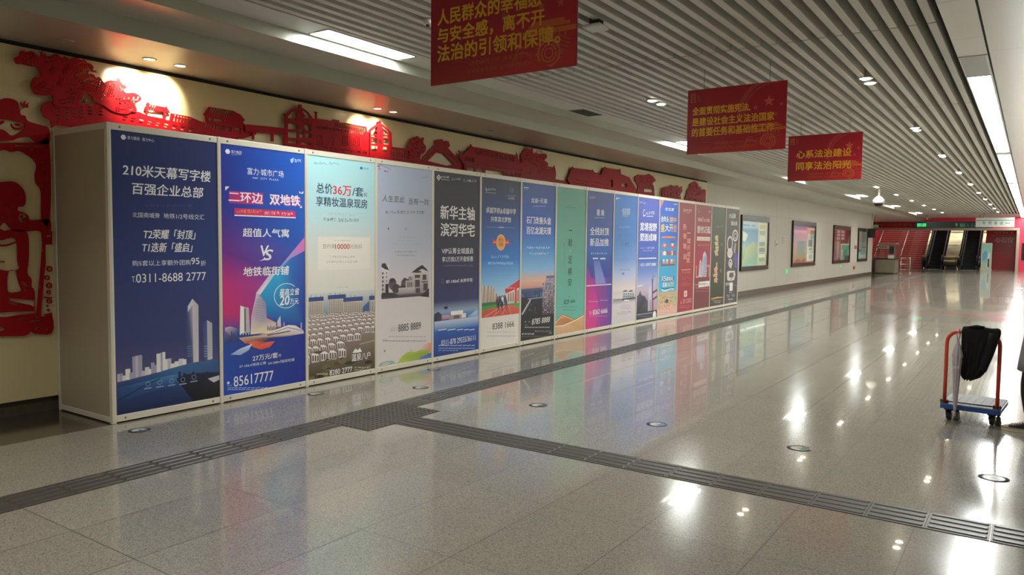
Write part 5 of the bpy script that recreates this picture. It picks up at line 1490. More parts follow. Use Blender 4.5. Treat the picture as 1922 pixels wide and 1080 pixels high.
def banner(Y, lines, label, full=True):
    X0, X1, Z0, Z1 = -3.19, -2.13, 2.51, 3.205
    t = thing('hanging_banner', ((X0 + X1) / 2, Y, Z0), label, 'banner', 'red banners hung under the slats')
    O = t.location
    Shape(O).box(X0, X1, Y, Y + 0.012, Z0, Z1, 0.002).build('board', M['bback'], t)
    p = Print('y', Y - 0.001, 1.3)
    w = lambda u: X0 + u * (X1 - X0)
    h = lambda v: Z1 + v * (Z0 - Z1)
    p.back(X0 + .002, X1 - .002, Z0 + .002, Z1 - .002, [(0, ('921420', 'a01626')), (.5, ('98142a', 'a8162a')), (.8, ('8a1626', 'b81c28')), (1, ('9c2a22', 'c42c26'))])
    R = lambda pts, c: p.poly([(w(u), h(v)) for u, v in pts], c, True)

    def T(s, u0, u1, v0, v1, c, bold=.012, c2=None):
        pts, fs, _ = text_mesh(s)
        a, b_ = p.col(c), p.col(c2 or c)
        e = .0022 if bold else 0
        for dx, dy in ((-e, -e), (e, -e), (-e, e), (e, e)) if bold else ((0, 0),):
            uv = [(w(u0 + q[0] * (u1 - u0)) + dx, h(v1 + q[1] * (v0 - v1)) + dy) for q in pts]
            p._emit(uv, fs, [tuple(a[k] + (b_[k] - a[k]) * q[0] for k in range(3)) for q in pts])

    def ring(u, v, ru, a0, a1, wd, c):
        n = 30; an = [math.radians(a0 + (a1 - a0) * k / n) for k in range(n + 1)]; rv = ru * (X1 - X0) / (Z1 - Z0)
        R([(u + ru * math.cos(a), v - rv * math.sin(a)) for a in an] + [(u + (ru - wd) * math.cos(a), v - (rv - wd * 1.5) * math.sin(a)) for a in reversed(an)], c)

    def star(u, v, r, c):
        k_ = (X1 - X0) / (Z1 - Z0)
        R([(u + (r if k % 2 == 0 else r * .4) * math.sin(math.pi * k / 5), v - (r if k % 2 == 0 else r * .4) * k_ * math.cos(math.pi * k / 5)) for k in range(10)], c)
    # pale ornament: arc of ears, stars, gate, gear and ribbons
    ring(.88, .46, .36, 70, 190, .045, 'a83a34'); ring(.88, .46, .30, 80, 180, .012, 'a84038')
    star(.83, .28, .06, 'c4583c'); star(.70, .36, .032, 'b84c38'); star(.95, .34, .026, 'b84c38'); star(.78, .48, .026, 'b84c38'); star(.90, .48, .026, 'b84c38')
    R([(.72, .60), (.92, .60), (.93, .63), (.96, .63), (.96, .66), (.70, .66), (.70, .63), (.72, .63)], 'c05a2c'); R([(.66, .67), (1.0, .67), (1.0, .71), (.66, .71)], 'c8642c')
    for k in range(7): R([(.71 + k * .036, .71), (.72 + k * .036, .71), (.72 + k * .036, .75), (.71 + k * .036, .75)], 'b8502c')
    for r_, wd in ((.075, .014), (.05, .01), (.03, .008)): ring(.83, .87, r_, 0, 360, wd, 'c85c38')
    for k in range(14):
        a = 2 * math.pi * k / 14; R([(.83 + .074 * math.cos(a) - .007, .87 - .112 * math.sin(a) - .012), (.83 + .074 * math.cos(a) + .007, .87 - .112 * math.sin(a) - .012), (.83 + .086 * math.cos(a) + .005, .87 - .13 * math.sin(a) + .008), (.83 + .086 * math.cos(a) - .005, .87 - .13 * math.sin(a) + .008)], 'c4583a')
    ring(.66, .93, .07, 20, 240, .012, 'b84a34'); ring(.66, .86, .05, 60, 300, .01, 'b84a34')
    for k in range(5): ring(.2, 1.12, .2 + k * .022, 30, 100, .006, 'a83a2c')
    for k in range(5): ring(.98, .62, .11 + k * .02, 200, 262, .006, 'b84a34')
    R([(.58, .95), (.72, .88), (.85, .99), (1.0, .80), (1.0, 1.0), (.5, 1.0)], 'bc2826')
    if full:
        # small square emblem with a vertical word
        for a, b_, c_, d in ((.035, .06, .085, .068), (.035, .185, .085, .193), (.035, .06, .041, .193), (.079, .06, .085, .193)): R([(a, b_), (c_, b_), (c_, d), (a, d)], 'c8743c')
        for k in range(3): R([(.048, .085 + k * .03), (.074, .085 + k * .03), (.074, .096 + k * .03), (.048, .096 + k * .03)], 'c06a38')
        T('法', .1, .125, .09, .135, 'c06038', .0); T('行', .115, .14, .14, .185, 'c06038', .0)
    for s, u0, u1, v0, v1 in lines: T(s, u0, u1, v0, v1, 'dcae2c', .012, 'e0a024')
    T('河北省司法厅  河北省普法办', .3, .74, .835, .872, 'b8582c', .0); T('石家庄市司法局  石家庄市普法办', .28, .72, .905, .942, 'b8582c', .0)
    p.build('printed_face', M['banner_print'], t, O)
    for x in (X0 + .18, X1 - .18):
        Shape(O).tube([(x, Y + .006, Z1 - .002), (x, Y + .006, ZC + .02)], .0022, 6).build('cord', M['dark'], t)


M['bback'] = mat('banner_board', '9c1a24', 0.5)
banner(3.7, [('人民群众的幸福感', .055, .78, .335, .475), ('与安全感，离不开', .055, .80, .50, .635), ('法治的引领和保障。', .055, .90, .655, .80)], 'nearest red banner under the slats with three lines of yellow lettering ending 保障')
banner(8.0, [('全面贯彻实施宪法,', .055, .65, .275, .40), ('是建设社会主义法治国家', .055, .885, .44, .565), ('的首要任务和基础性工作', .055, .885, .60, .73)], 'middle red banner under the slats with three lines of yellow lettering about 宪法')
banner(12.15, [('心系法治建设', .12, .86, .33, .50), ('同享法治阳光', .12, .86, .585, .76)], 'farthest and smallest-looking red banner, with two lines of yellow lettering')

# ------------------------------------------------------------------ advertising display cases on the grey wall
M['case'] = mat('dark_case_frame', '14110e', 0.25, 0.0)
M['case_red'] = mat('maroon_case_frame', '451012', 0.25, 0.0)


def display_case(y0, y1, label, draw, frame_m):
    z0, z1 = 0.735, 2.40
    t = thing('display_case', (XW, (y0 + y1) / 2, z0), label, 'display case', 'advertising display cases in the grey wall')
    O = t.location
    x0, x1 = XW + 0.0015, XW + 0.06
    Shape(O).box(x0, x1, y0, y1, z1 - .17, z1, .004).build('top_frame', frame_m, t)
    Shape(O).box(x0, x1, y0, y1, z0, z0 + .13, .004).build('bottom_frame', frame_m, t)
    for a, b_ in ((y0, y0 + .06), (y1 - .1, y1)):
        Shape(O).box(x0, x1, a, b_, z0 + .13, z1 - .17, .004).build('side_frame', frame_m, t)
    Shape(O).box(x0, x0 + .012, y0 + .06, y1 - .1, z0 + .13, z1 - .17).build('back_sheet', M['infill'], t)
    p = Print('x', x0 + .016, 1.15)
    draw(p, y0 + .062, y1 - .102, z0 + .132, z1 - .172)
    p.build('poster', M['box_print'], t, O)
    Shape(O).quad((x1 - .01, y0 + .06, z0 + .13), (x1 - .01, y1 - .1, z0 + .13), (x1 - .01, y1 - .1, z1 - .17), (x1 - .01, y0 + .06, z1 - .17)).build('glass_pane', M['glass'], t)


def case_map(p, a, b_, c, d):
    p.back(a, b_, c, d, [(0, 'b4c4cc'), (.12, 'a8bcc8'), (.2, '4c90a8'), (.45, '6c9cb8'), (.6, '9cb898'), (.8, '7ca890'), (1, '88b4a0')])
    w = b_ - a; h = d - c
    q = lambda u0, v0, u1, v1, col, c2=None: p.poly([(a + u0 * w, d - v0 * h), (a + u1 * w, d - v0 * h), (a + u1 * w, d - v1 * h), (a + u0 * w, d - v1 * h)], [col, col, c2 or col, c2 or col], True)
    p.poly([(a, d - .2 * h), (a + .25 * w, d - .3 * h), (a + .15 * w, d - .45 * h), (a, d - .42 * h)], 'c8d4cc', True)
    p.poly([(a + .05 * w, d - .95 * h), (a + .2 * w, d - .6 * h), (a + .45 * w, d - .45 * h), (a + .6 * w, d - .55 * h), (a + .58 * w, d - .8 * h)], ['9cb490', 'b8bc84', 'a8b47c', '98a884', '80a894'], True)
    q(.05, .08, .3, .11, '5c88a0'); q(.36, .07, .52, .11, '7c9cac')
    q(.63, 0, 1, 1, 'c8d0bc', 'b4c4a8')
    for v, col in ((.06, 'b8b078'), (.2, '98a884'), (.33, 'd0d4c4'), (.46, '8c9c8c'), (.6, '7c907c'), (.74, 'd8dccc'), (.82, '88a87c')): q(.68, v, .92, v + .09, col)
    for k in range(5): q(.70, .47 + k * .06, .88, .485 + k * .06, '5c6c60')
    q(.97, .75, 1, 1, 'a83c30')


def case_sky(p, a, b_, c, d):
    p.back(a, b_, c, d, [(0, '44507c'), (.1, '5c7098'), (.14, 'a8b4bc'), (.22, '7c9cac'), (.5, '94a8ac'), (.75, '9ca488'), (1, '8c8a5c')])
    w = b_ - a; h = d - c
    q = lambda u0, v0, u1, v1, col: p.poly([(a + u0 * w, d - v0 * h), (a + u1 * w, d - v0 * h), (a + u1 * w, d - v1 * h), (a + u0 * w, d - v1 * h)], col, True)
    q(.62, .02, 1, .2, 'a87c74'); q(.68, .2, .95, .3, 'a4b48c'); q(.66, .34, .96, .72, 'c0ccc0'); q(.7, .36, .9, .56, '6c7c68'); q(.74, .6, .9, .66, '8c9484')
    q(.66, .74, .98, .96, 'd4dcd0'); q(.74, .78, .9, .92, 'a4acb0')
    p.poly([(a + .1 * w, c), (a + .25 * w, c + .12 * h), (a + .4 * w, c + .04 * h), (a + .55 * w, c + .13 * h), (a + .62 * w, c)], '5c6444', True)


def case_red_green(p, a, b_, c, d):
    p.back(a, b_, c, d, [(0, '6c2428'), (.4, '7c3034'), (1, '6a2024')])
    w = b_ - a; h = d - c
    q = lambda u0, v0, u1, v1, col, c2=None: p.poly([(a + u0 * w, d - v0 * h), (a + u1 * w, d - v0 * h), (a + u1 * w, d - v1 * h), (a + u0 * w, d - v1 * h)], [col, col, c2 or col, c2 or col], True)
    for k in range(2):
        for m_ in range(3): q(.2 + k * .26, .03 + m_ * .11, .4 + k * .26, .11 + m_ * .11, 'c0a09c')
    q(.2, .36, .44, .94, 'a47470', '9c6864'); q(.46, .46, 1, 1, 'c8ccbc', '8cac98')
    q(.52, .5, 1, .66, '5c9c80'); q(.62, .66, .94, .9, '3c8464', '5c9478'); q(.7, .86, 1, 1, '50604c')


def case_grey(p, a, b_, c, d):
    p.back(a, b_, c, d, [(0, '9c9484'), (.5, '8c8c80'), (.7, '84948c'), (1, '8c9c94')])
    w = b_ - a; h = d - c
    q = lambda u0, v0, u1, v1, col: p.poly([(a + u0 * w, d - v0 * h), (a + u1 * w, d - v0 * h), (a + u1 * w, d - v1 * h), (a + u0 * w, d - v1 * h)], col, True)
    q(.45, 0, .62, .5, '6c7468'); q(.66, .05, .8, .5, '7c8074'); q(0, .68, .4, .73, '1f2420'); q(.5, .55, 1, .59, '2c302c'); q(.1, .78, .3, 1, '9cb4ac')


display_case(22.1, 24.9, 'display case with a blue and green map poster just past the poster row', case_map, M['case'])
display_case(27.85, 31.3, 'display case with a pale blue sky poster, second along the grey wall', case_sky, M['case'])
display_case(34.6, 38.15, 'display case with a maroon and green poster, third along the grey wall', case_red_green, M['case_red'])
display_case(40.15, 42.65, 'display case with a grey poster beside the hanging monitor', case_grey, M['case'])

M['green_on'] = mat('green_lit_sign', '20a060', 0.4, emit='30d070', glow=.45)
M['green_dim'] = mat('green_sign_face', '7cae8c', 0.4)
M['paper'] = mat('white_notice', 'd8d2c8', 0.5)
M['ink'] = mat('notice_ink', '5c5650', 0.5)
M['pink'] = mat('red_notice_print', 'b04040', 0.5)


def wall_plate(y, z, w, h, m, label, name, cat, marks=(), group=None):
    t = thing(name, (XW, y, z), label, cat, group)
    Shape(t.location).box(XW + .0015, XW + .02, y - w / 2, y + w / 2, z - h / 2, z + h / 2, .003).build('plate', m, t)
    for (dy, dz, w2, h2, m2) in marks:
        Shape(t.location).box(XW + .02, XW + .0225, y + dy - w2 / 2, y + dy + w2 / 2, z + dz - h2 / 2, z + dz + h2 / 2).build('print', m2, t)


wall_plate(27.3, .59, .26, .16, M['green_on'], 'small lit green exit sign low on the grey wall before the sky poster case', 'exit_sign', 'exit sign', [(-.03, 0, .1, .05, M['paper'])], 'low exit signs')
wall_plate(36.3, .60, .34, .12, M['green_on'], 'small lit green exit sign low under the maroon poster case', 'exit_sign', 'exit sign', [(.02, 0, .16, .04, M['paper'])], 'low exit signs')
wall_plate(25.93, 1.56, .26, .2, M['paper'], 'small white notice on the grey wall, nearer of the two before the sky poster', 'wall_notice', 'notice', [(0, -.03, .1, .08, M['ink'])])
wall_plate(26.8, 1.68, .3, .26, M['paper'], 'small white ruled notice on the grey wall, nearer to the sky poster', 'wall_notice', 'notice', [(0, .07, .2, .02, M['ink']), (0, 0, .2, .02, M['ink']), (0, -.07, .2, .02, M['ink'])])
wall_plate(39.7, 1.44, .5, .16, M['pink'], 'small red sticker on the grey wall beside the grey poster case', 'wall_notice', 'notice')
wall_plate(39.5, .45, .42, .15, M['pink'], 'small red sticker low on the grey wall near the skirting', 'wall_notice', 'notice')
wall_plate(39.6, 1.72, .36, .14, M['paper'], 'pale sticker on the grey wall above the red one by the grey poster', 'wall_notice', 'notice')
wall_plate(39.6, .78, .34, .16, M['paper'], 'pale sticker low on the grey wall above the lowest red one', 'wall_notice', 'notice')

# ------------------------------------------------------------------ ceiling fittings
M['plastic'] = mat('white_plastic', 'd8d5cc', 0.35)
M['dome'] = mat('smoked_dome', '2c2a26', 0.12)
t = thing('security_camera', (-4.16, 26.85, ZC), 'white dome security camera hanging on a short pole under the slats', 'camera')
Shape(t.location).tube([(-4.16, 26.85, ZC + .02), (-4.16, 26.85, 3.1)], .03, 12).build('pole', M['plastic'], t)
Shape(t.location).lathe([(.05, 3.13), (.09, 3.1), (.17, 3.02), (.185, 2.95), (.18, 2.9), (.15, 2.89)], (-4.16, 26.85, 0), 24).build('housing', M['plastic'], t)
Shape(t.location).lathe([(.14, 2.895), (.135, 2.85), (.1, 2.81), (.05, 2.795)], (-4.16, 26.85, 0), 24).build('dome', M['dome'], t)
t = thing('access_point', (-3.115, 5.73, ZC), 'square white wireless access point mounted under the slats between the banners', 'access point')
Shape(t.location).box(-3.2, -3.03, 5.64, 5.82, ZC - .075, ZC - .045, .012).build('body', M['plastic'], t)
Shape(t.location).box(-3.16, -3.07, 5.7, 5.78, ZC - .046, ZC + .03).build('bracket', M['dark'], t)
Shape(t.location).box(-3.18, -3.05, 5.8, 5.8225, ZC - .066, ZC - .060).build('logo', M['ink'], t)
t = thing('ceiling_sensor', (-4.3, 4.95, ZC), 'small round white ceiling sensor beside the nearest red banner', 'sensor')
Shape(t.location).lathe([(.05, ZC), (.055, ZC - .02), (.045, ZC - .04), (.02, ZC - .045)], (-4.3, 4.95, 0), 20).build('body', M['plastic'], t)
Shape(t.location).lathe([(.02, ZC - .044), (.015, ZC - .058), (.005, ZC - .06)], (-4.3, 4.95, 0), 14).build('lens', M['dome'], t)
t = thing('air_vent', (-5.4, 9.65, ZC), 'dark slotted air vent in the pale strip beside the left light panels', 'vent')
Shape(t.location).box(-5.515, -5.26, 9.36, 9.96, ZC - .006, ZC - .0005, .002).build('frame', M['rim'], t)
s = Shape(t.location)
for k in range(6): s.box(-5.50 + k * .04, -5.476 + k * .04, 9.385, 9.935, ZC - .009, ZC - .006)
s.build('slots', M['black'], t)
t = thing('hanging_monitor', (-6.75, 42.2, 2.4), 'black monitor hanging from the soffit beside the grey poster case', 'monitor')
Shape(t.location).box(-6.98, -6.62, 42.14, 42.22, 1.93, 2.40, .012).build('housing', M['dark'], t)
Shape(t.location).box(-6.965, -6.635, 42.134, 42.14, 1.95, 2.385).build('screen', M['dome'], t)
Shape(t.location).tube([(-6.8, 42.19, 2.395), (-6.8, 42.19, 3.149)], .018, 10).build('pole', M['steel'], t)
t = thing('exit_sign', (-6.78, 43.3, 2.55), 'small pale green sign above the hanging monitor', 'exit sign')
Shape(t.location).box(-6.93, -6.68, 43.28, 43.32, 2.47, 2.62, .004).build('face', M['green_dim'], t)
Shape(t.location).tube([(-6.8, 43.3, 2.618), (-6.8, 43.3, 3.149)], .01, 8).build('rod', M['steel'], t)

# ------------------------------------------------------------------ far end: red portal, stairs, escalators
YF = 57.0
OX0, OX1, OZ = -9.45, -0.86, 2.60                    # opening of the portal
structure(Shape().box(XR - .15, XE + .15, YF, YF + .3, OZ, 3.85).build('wall_far', M['red']), 'red lintel band above the escalator opening', 'wall')
structure(Shape().box(OX1, XE + .15, YF, YF + .3, 0, OZ).build('wall_far_right', M['red']), 'bright red wall on the right of the escalator opening', 'wall')
structure(Shape().box(XR - .15, OX0, YF, YF + .3, 0, OZ).build('wall_far_left', M['red']), 'red wall on the left of the escalator opening', 'wall')
M['portal'] = noisy(mat('beige_portal_frame', 'b0a894', 0.35, 0.3), 2, .04)
structure(Shape().box(OX0 - .02, OX1 + .14, YF - .05, YF + .32, OZ - .02, OZ + .13, .01).build('trim_13', M['portal']), 'beige metal frame along the top of the escalator opening', 'door frame')
structure(Shape().box(OX1 - .02, OX1 + .14, YF - .05, YF + .32, 0, OZ - .021, .01).build('trim_14', M['portal']), 'beige metal frame on the right of the escalator opening', 'door frame')
structure(Shape().box(OX0 - .4, OX0 - .25, YF + .3, 74, 0, 8.2).build('wall_hall_left', M['red']), 'red side wall left of the stairs', 'wall')
structure(Shape().box(OX1, OX1 + .15, YF + .33, 74, 0, 8.2).build('wall_hall_right', M['dred']), 'deep red side wall right of the escalators', 'wall')
structure(Shape().box(OX0 - .4, OX1 + .15, 74, 74.2, 0, 8.2).build('wall_hall_back', M['wall']), 'pale wall at the head of the escalator hall', 'wall')
structure(Shape().box(OX0 - .4, OX1 + .15, YF + .3, 74.2, 8.2, 8.35).build('ceiling_hall', M['strip']), 'ceiling of the escalator hall', 'ceiling')
structure(Shape().box(OX0 - .4, OX1 + .15, YF + .301, YF + .4, 3.0, 8.2).build('wall_hall_front', M['dred']), 'inner face of the wall above the portal', 'wall')
structure(Shape().box(-2.62, OX1, 60.2, 60.3, 0, 8.2).build('wall_hall_panel', M['dred']), 'deep red wall panel behind the pale green sign', 'wall')

# stairs with red advertising risers
YS = 58.2
M['riser'] = mat('red_riser_film', 'c04c50', 0.4)
M['riser_pale'] = mat('pale_riser_print', 'c87870', 0.4)
M['tread'] = noisy(mat('grey_granite_tread', 'c8a89c', 0.4), 60, .12)
NST = 40
t = thing('staircase', (-7.6, YS, 0), 'broad stair with red printed risers left of the escalators', 'staircase')
xs0, xs1 = OX0 - .245, -6.18
for k in range(NST):
    y, z = YS + .3 * k, .15 * k
    Shape(t.location).box(xs0, xs1, y - .018, y + .3, z + .095, z + .15).build('tread', M['tread'], t)
    Shape(t.location).box(xs0, xs1, y, y + .03, z, z + .095).build('riser', M['riser'], t)
for k in range(NST):
    y, z = YS + .3 * k, .15 * k
    s = Shape(t.location).box(-8.35 + .015 * k, -7.75 + .01 * k, y - .003, y, z + .01, z + .09)
    s.build('riser_print', M['riser_pale'], t)
    Shape(t.location).box(-7.25, -6.75 + .006 * (k % 5), y - .003, y, z + .01, z + .09).build('riser_print', M['riser_pale'], t)


def handrail(x, label, post_m=True):
    t = thing('handrail', (x, YS, 0), label, 'handrail', 'handrails of the red stair')
    n = 12
    pts = [(x, YS - .25, .82), (x, YS + .05, .88)] + [(x, YS + 12 * q / n, .9 + 6 * q / n) for q in range(1, n + 1)]
    Shape(t.location).tube(pts, .03, 10).build('rail', M['steel'], t)
    for q in range(0, 6):
        y, z = YS + .15 + q * 2.1, .15 * (1 + int((.15 + q * 2.1) / .3))
        Shape(t.location).tube([(x, y, z + .002), (x, y, .88 + (y - YS) * .5)], .02, 8).build('post', M['steel'], t)


handrail(-9.15, 'steel handrail of the red stair along the left wall')
handrail(-7.5, 'steel handrail up the middle of the red stair')

# escalators
M['esc_black'] = mat('escalator_black', '14161a', 0.4)
M['esc_step'] = noisy(mat('escalator_step', '1c1e22', 0.45, .4), 30, .1)
M['esc_line'] = mat('escalator_edge_strip', '8c8a84', 0.3, .5)
M['gold_reflection_steel'] = noisy(mat('painted_reflection_steel', '8c8262', 0.22, .9), 1.6, .4, (1, 1, 2))  # warm tone and strong noise paint gold reflections and bright streaks
YE, TAN = 57.9, math.tan(math.radians(30))


def esc_z(y):
    return max(0.0, (y - YE - .9)) * TAN


def ramp(s, x0, x1, zlo, zhi, y0=0.0, y1=11.0, n=1, flat=True):
    """Closed slab following the flat foot and the 30 degree slope, between heights zlo and zhi above the step line."""
    ys = [YE + y0] + ([YE + .9] if y0 < .9 else []) + [YE + y1]
    loop = [(y, esc_z(y) + zhi) for y in ys] + [(y, esc_z(y) + zlo) for y in reversed(ys)]
    return s.prism([(x0, y, max(z, .001)) for y, z in loop], (x1 - x0, 0, 0))


def escalator(x0, x1, label):
    t = thing('escalator', ((x0 + x1) / 2, YE, 0), label, 'escalator', 'escalators behind the red portal')
    O = t.location
    Shape(O).box(x0 + .14, x1 - .14, YE - .55, YE + .1, .0005, .012).build('comb_plate', M['steel'], t)
    s = Shape(O)
    for k in range(27):
        y = YE + .15 + k * .4; z = esc_z(y + .3)
        s.box(x0 + .15, x1 - .15, y, y + .41, max(0, z - .3), z + .02)
        for g in range(8): s.box(x0 + .18 + g * (x1 - x0 - .36) / 8, x0 + .2 + g * (x1 - x0 - .36) / 8, y + .01, y + .4, z + .02, z + .026)
    s.build('steps', M['esc_step'], t)
    for sd, xa in ((-1, x0), (1, x1 - .14)):
        sk = Shape(O); ramp(sk, xa, xa + .14, 0, .30); sk.build('skirt', M['esc_black'], t)
        xi = xa + (.14 if sd < 0 else 0)
        st = Shape(O); ramp(st, xi - .006 if sd > 0 else xi, xi if sd > 0 else xi + .006, .24, .275, .02, 10.98); st.build('edge_strip', M['esc_line'], t)
        bl = Shape(O); ramp(bl, xa + .05, xa + .09, .30, .86, .15, 10.9); bl.build('balustrade', M['esc_black'], t)
        xm = xa + .07
        pts = [(xm, YE - .02, .32), (xm, YE - .17, .4), (xm, YE - .25, .56), (xm, YE - .22, .74), (xm, YE - .08, .87), (xm, YE + .15, .9), (xm, YE + .9, .9)] + [(xm, YE + .9 + q, .9 + q * TAN) for q in (2.5, 5, 7.5, 10)]
        Shape(O).tube(pts, .042, 10).build('handrail', M['esc_black'], t)
        Shape(O).lathe([(.02, xm - .045), (.29, xm - .04), (.31, xm), (.29, xm + .04), (.02, xm + .045)], (0, YE + .06, .58), 22, 'X').build('newel', M['gold_reflection_steel'], t)


escalator(-5.98, -4.92, 'left dark escalator next to the red stair')
escalator(-4.02, -2.92, 'right dark escalator next to the pale green sign')


def decking(x0, x1, label):
    t = thing('escalator_cladding', ((x0 + x1) / 2, YE, 0), label, 'cladding', 'steel claddings beside the escalators')
    O = t.location
    s = Shape(O); ramp(s, x0, x1, .02, .72, .35, 10.95); s.build('sloping_deck', M['gold_reflection_steel'], t)
    s = Shape(O)
    for k in range(6):
        y = YE + 1.0 + k * 1.5; z = esc_z(y) + .72
        s.prism([(x0 + .01, y, z + .001), (x0 + .01, y + .05, z + .03), (x0 + .01, y + .05, z + .06), (x0 + .01, y, z + .035)], (x1 - x0 - .02, 0, 0))
    s.build('rib', M['steel'], t)
    n, pr = 14, []
    for k in range(n + 1):
        a = math.radians(90 + 180 * k / n); pr.append((YE + .08 + .36 * math.cos(a), .56 + .34 * math.sin(a)))
    pr += [(YE + .34, .22), (YE + .34, .9)]
    Shape(O).prism([(x0, y, z) for y, z in pr], (x1 - x0, 0, 0)).build('rounded_end', M['gold_reflection_steel'], t)
    for xx in (x0 + .06, x1 - .1):
        Shape(O).prism([(xx, YE + .08 + (y - YE - .08) * 1.04, .56 + (z - .56) * 1.04) for y, z in pr], (.04, 0, 0)).build('end_band', M['esc_black'], t)
    Shape(O).box(x0 + .1, x1 - .1, YE + .02, YE + .33, .001, .24).build('foot', M['esc_black'], t)
    s = Shape(O).lathe([(.05, .001), (.06, .05), (.03, .1)], ((x1 + .02), YE - .2, 0), 14); s.build('foot_lamp', M['steel'], t)


decking(-4.86, -4.08, 'steel cladding with warm reflections in its colour between the two escalators')
decking(-6.14, -6.03, 'narrow steel cladding left of the left escalator')
decking(-2.87, -2.68, 'narrow steel cladding right of the right escalator')

# ------------------------------------------------------------------ signs of the far end
M['sign_dark'] = mat('dark_green_sign', '1c3230', 0.35)
t = thing('direction_sign', (-4.2, 51.4, 2.62), 'long dark hanging sign with a lit green exit symbol', 'sign')
O = t.location
Shape(O).box(-5.95, -1.95, 51.36, 51.44, 2.62, 3.0, .01).build('housing', M['sign_dark'], t)
p = Print('y', 51.357, 1.1)
p.back(-5.93, -1.97, 2.64, 2.98, [(0, '1c3230'), (1, '1a2e2e')])
p.frame(1770, 400, 12.64)
p.poly([(285, 275), (322, 235), (360, 275), (336, 275), (336, 320), (308, 320), (308, 275)], '8ca49c').rect(398, 245, 522, 335, '2f7c60').text('出口', 408, 512, 290, 66, '5c9a84', .02).text('A D', 545, 745, 292, 78, '3c6c62', .03)
p.build('printed_face', M['case_print'], t, O)
Shape(O).box(-5.80, -5.32, 51.345, 51.356, 2.70, 2.90).build('lit_symbol', M['green_on'], t)
s = Shape(O)
fx, fz = -5.56, 2.80
s.lathe([(.001, 51.338), (.03, 51.338), (.03, 51.345), (.001, 51.345)], (fx + .05, 0, fz + .08), 12, 'Y')
for a, b_ in (((.03, .05), (-.03, -.03)), ((.02, .03), (.1, .0)), ((.01, .04), (-.08, .03)), ((-.03, -.03), (.06, -.09)), ((-.03, -.03), (-.12, -.1))):
    s.tube([(fx + a[0], 51.343, fz + a[1]), (fx + b_[0], 51.343, fz + b_[1])], .013, 6)
s.build('running_figure', M['paper'], t)
for x in (-5.3, -2.6): Shape(O).tube([(x, 51.4, 2.998), (x, 51.4, ZC)], .02, 8).build('rod', M['steel'], t)

t = thing('passage_sign', (-1.8, 49.2, 2.62), 'white hanging sign reading 专用通道 with an arrow', 'sign')
O = t.location
Shape(O).box(-2.68, -.885, 49.17, 49.23, 2.62, 3.14, .006).build('board', M['plastic'], t)
p = Print('y', 49.167, 1.2)
p.back(-2.675, -.89, 2.625, 3.135, [(0, 'b4bab6'), (1, 'b0b6b2')])
p.frame(1770, 400, 12.64)
p.rect(790, 168, 1698, 182, '4c5854').rect(800, 140, 960, 162, 'c0c8b0')
for ch, x in zip('专用通道', (970, 1108, 1246, 1384)): p.text(ch, x - 36, x + 36, 240, 70, '3c4444', .015)
p.poly([(1470, 240), (1510, 226), (1510, 234), (1600, 234), (1600, 246), (1510, 246), (1510, 254)], '4c4c48')
p.build('printed_face', M['case_print'], t, O)
for x in (-2.3, -1.25): Shape(O).tube([(x, 49.2, 3.138), (x, 49.2, ZC)], .012, 8).build('rod', M['steel'], t)

# faded slogan on the lintel and lettering on the deep red panel
p = Print('y', YF - .0055, 1.0)
p.back(-9.3, -6.15, 2.78, 3.22, [(0, 'a41c34'), (1, 'a01a30')])
p.frame(1636, 400, 13.73)
p.text('幸福中国', 80, 520, 300, 96, 'a8542c', .02).text('最美城市', 545, 1040, 300, 96, 'a8602c', .02)
o = p.build('slogan_banner', M['case_print'], None, (-7.7, YF, 2.8))
tag(o, 'red slogan strip with faded yellow lettering on the lintel left of the dark sign', 'slogan strip')
p = Print('y', 60.197, 1.0)
p.back(-2.3, -1.0, 1.2, 2.75, [(0, 'a41c2c'), (1, '981a28')])
p.frame(1770, 400, 12.64)
p.greek(1200, 1690, 470, 50, 'd8c8b8', 5).rect(1120, 530, 1690, 540, 'c08078').text('与石仪', 1220, 1680, 640, 130, 'dcd0bc', .01, .2).greek(1560, 1600, 780, 50, 'c8a8a0', 1)
o = p.build('wall_lettering', M['case_print'], None, (-1.7, 60.2, 1.6))
tag(o, 'deep red wall panel with pale brush lettering right of the escalators', 'lettering')
t = thing('poster_stand', (-2.2, YF + .1, 0), 'framed pale green poster stand right of the right escalator', 'sign')
O = t.location
x0, x1 = -2.74, -2.15
for a in ((x0, x0 + .05, .1, 1.75), (x1 - .05, x1, .1, 1.75)): Shape(O).box(a[0], a[1], YF + .42, YF + .47, a[2], a[3], .004).build('side_frame', M['rim'], t)
Shape(O).box(x0, x1, YF + .42, YF + .47, 1.7, 1.78, .004).build('top_frame', M['rim'], t)
Shape(O).box(x0 - .02, x1 + .02, YF + .32, YF + .6, 0.0005, .1, .01).build('foot', M['rim'], t)
Shape(O).box(x0 + .05, x1 - .05, YF + .44, YF + .455, .1, 1.7).build('backing', M['infill'], t)
p = Print('y', YF + .437, 1.2)
p.back(x0 + .05, x1 - .05, .1, 1.7, [(0, '84b498'), (.4, '7cb8b0'), (.6, '70a8b4'), (.8, '98b8a0'), (1, 'a8b090')])
q = lambda pts, c: p.poly([(x0 + u * (x1 - x0), .1 + v * 1.6) for u, v in pts], c, True)
q([(.1, .6), (.4, .75), (.6, .65), (.5, .45), (.2, .3)], '5c98b8'); q([(.5, .05), (.6, .5), (.72, .72), (.85, .6), (.85, .05)], 'c8c4b4'); q([(.62, .08), (.62, .42), (.78, .42), (.8, .08)], '3c3a30')
p.build('poster', M['case_print'], t, O)
t = thing('wall_monitor', (-.45, YF - .06, 1.25), 'dark upright screen on the bright red wall at the right edge', 'monitor')
Shape(t.location).box(-.585, -.05, YF - .08, YF - .0015, .72, 1.8, .01).build('housing', M['dark'], t)
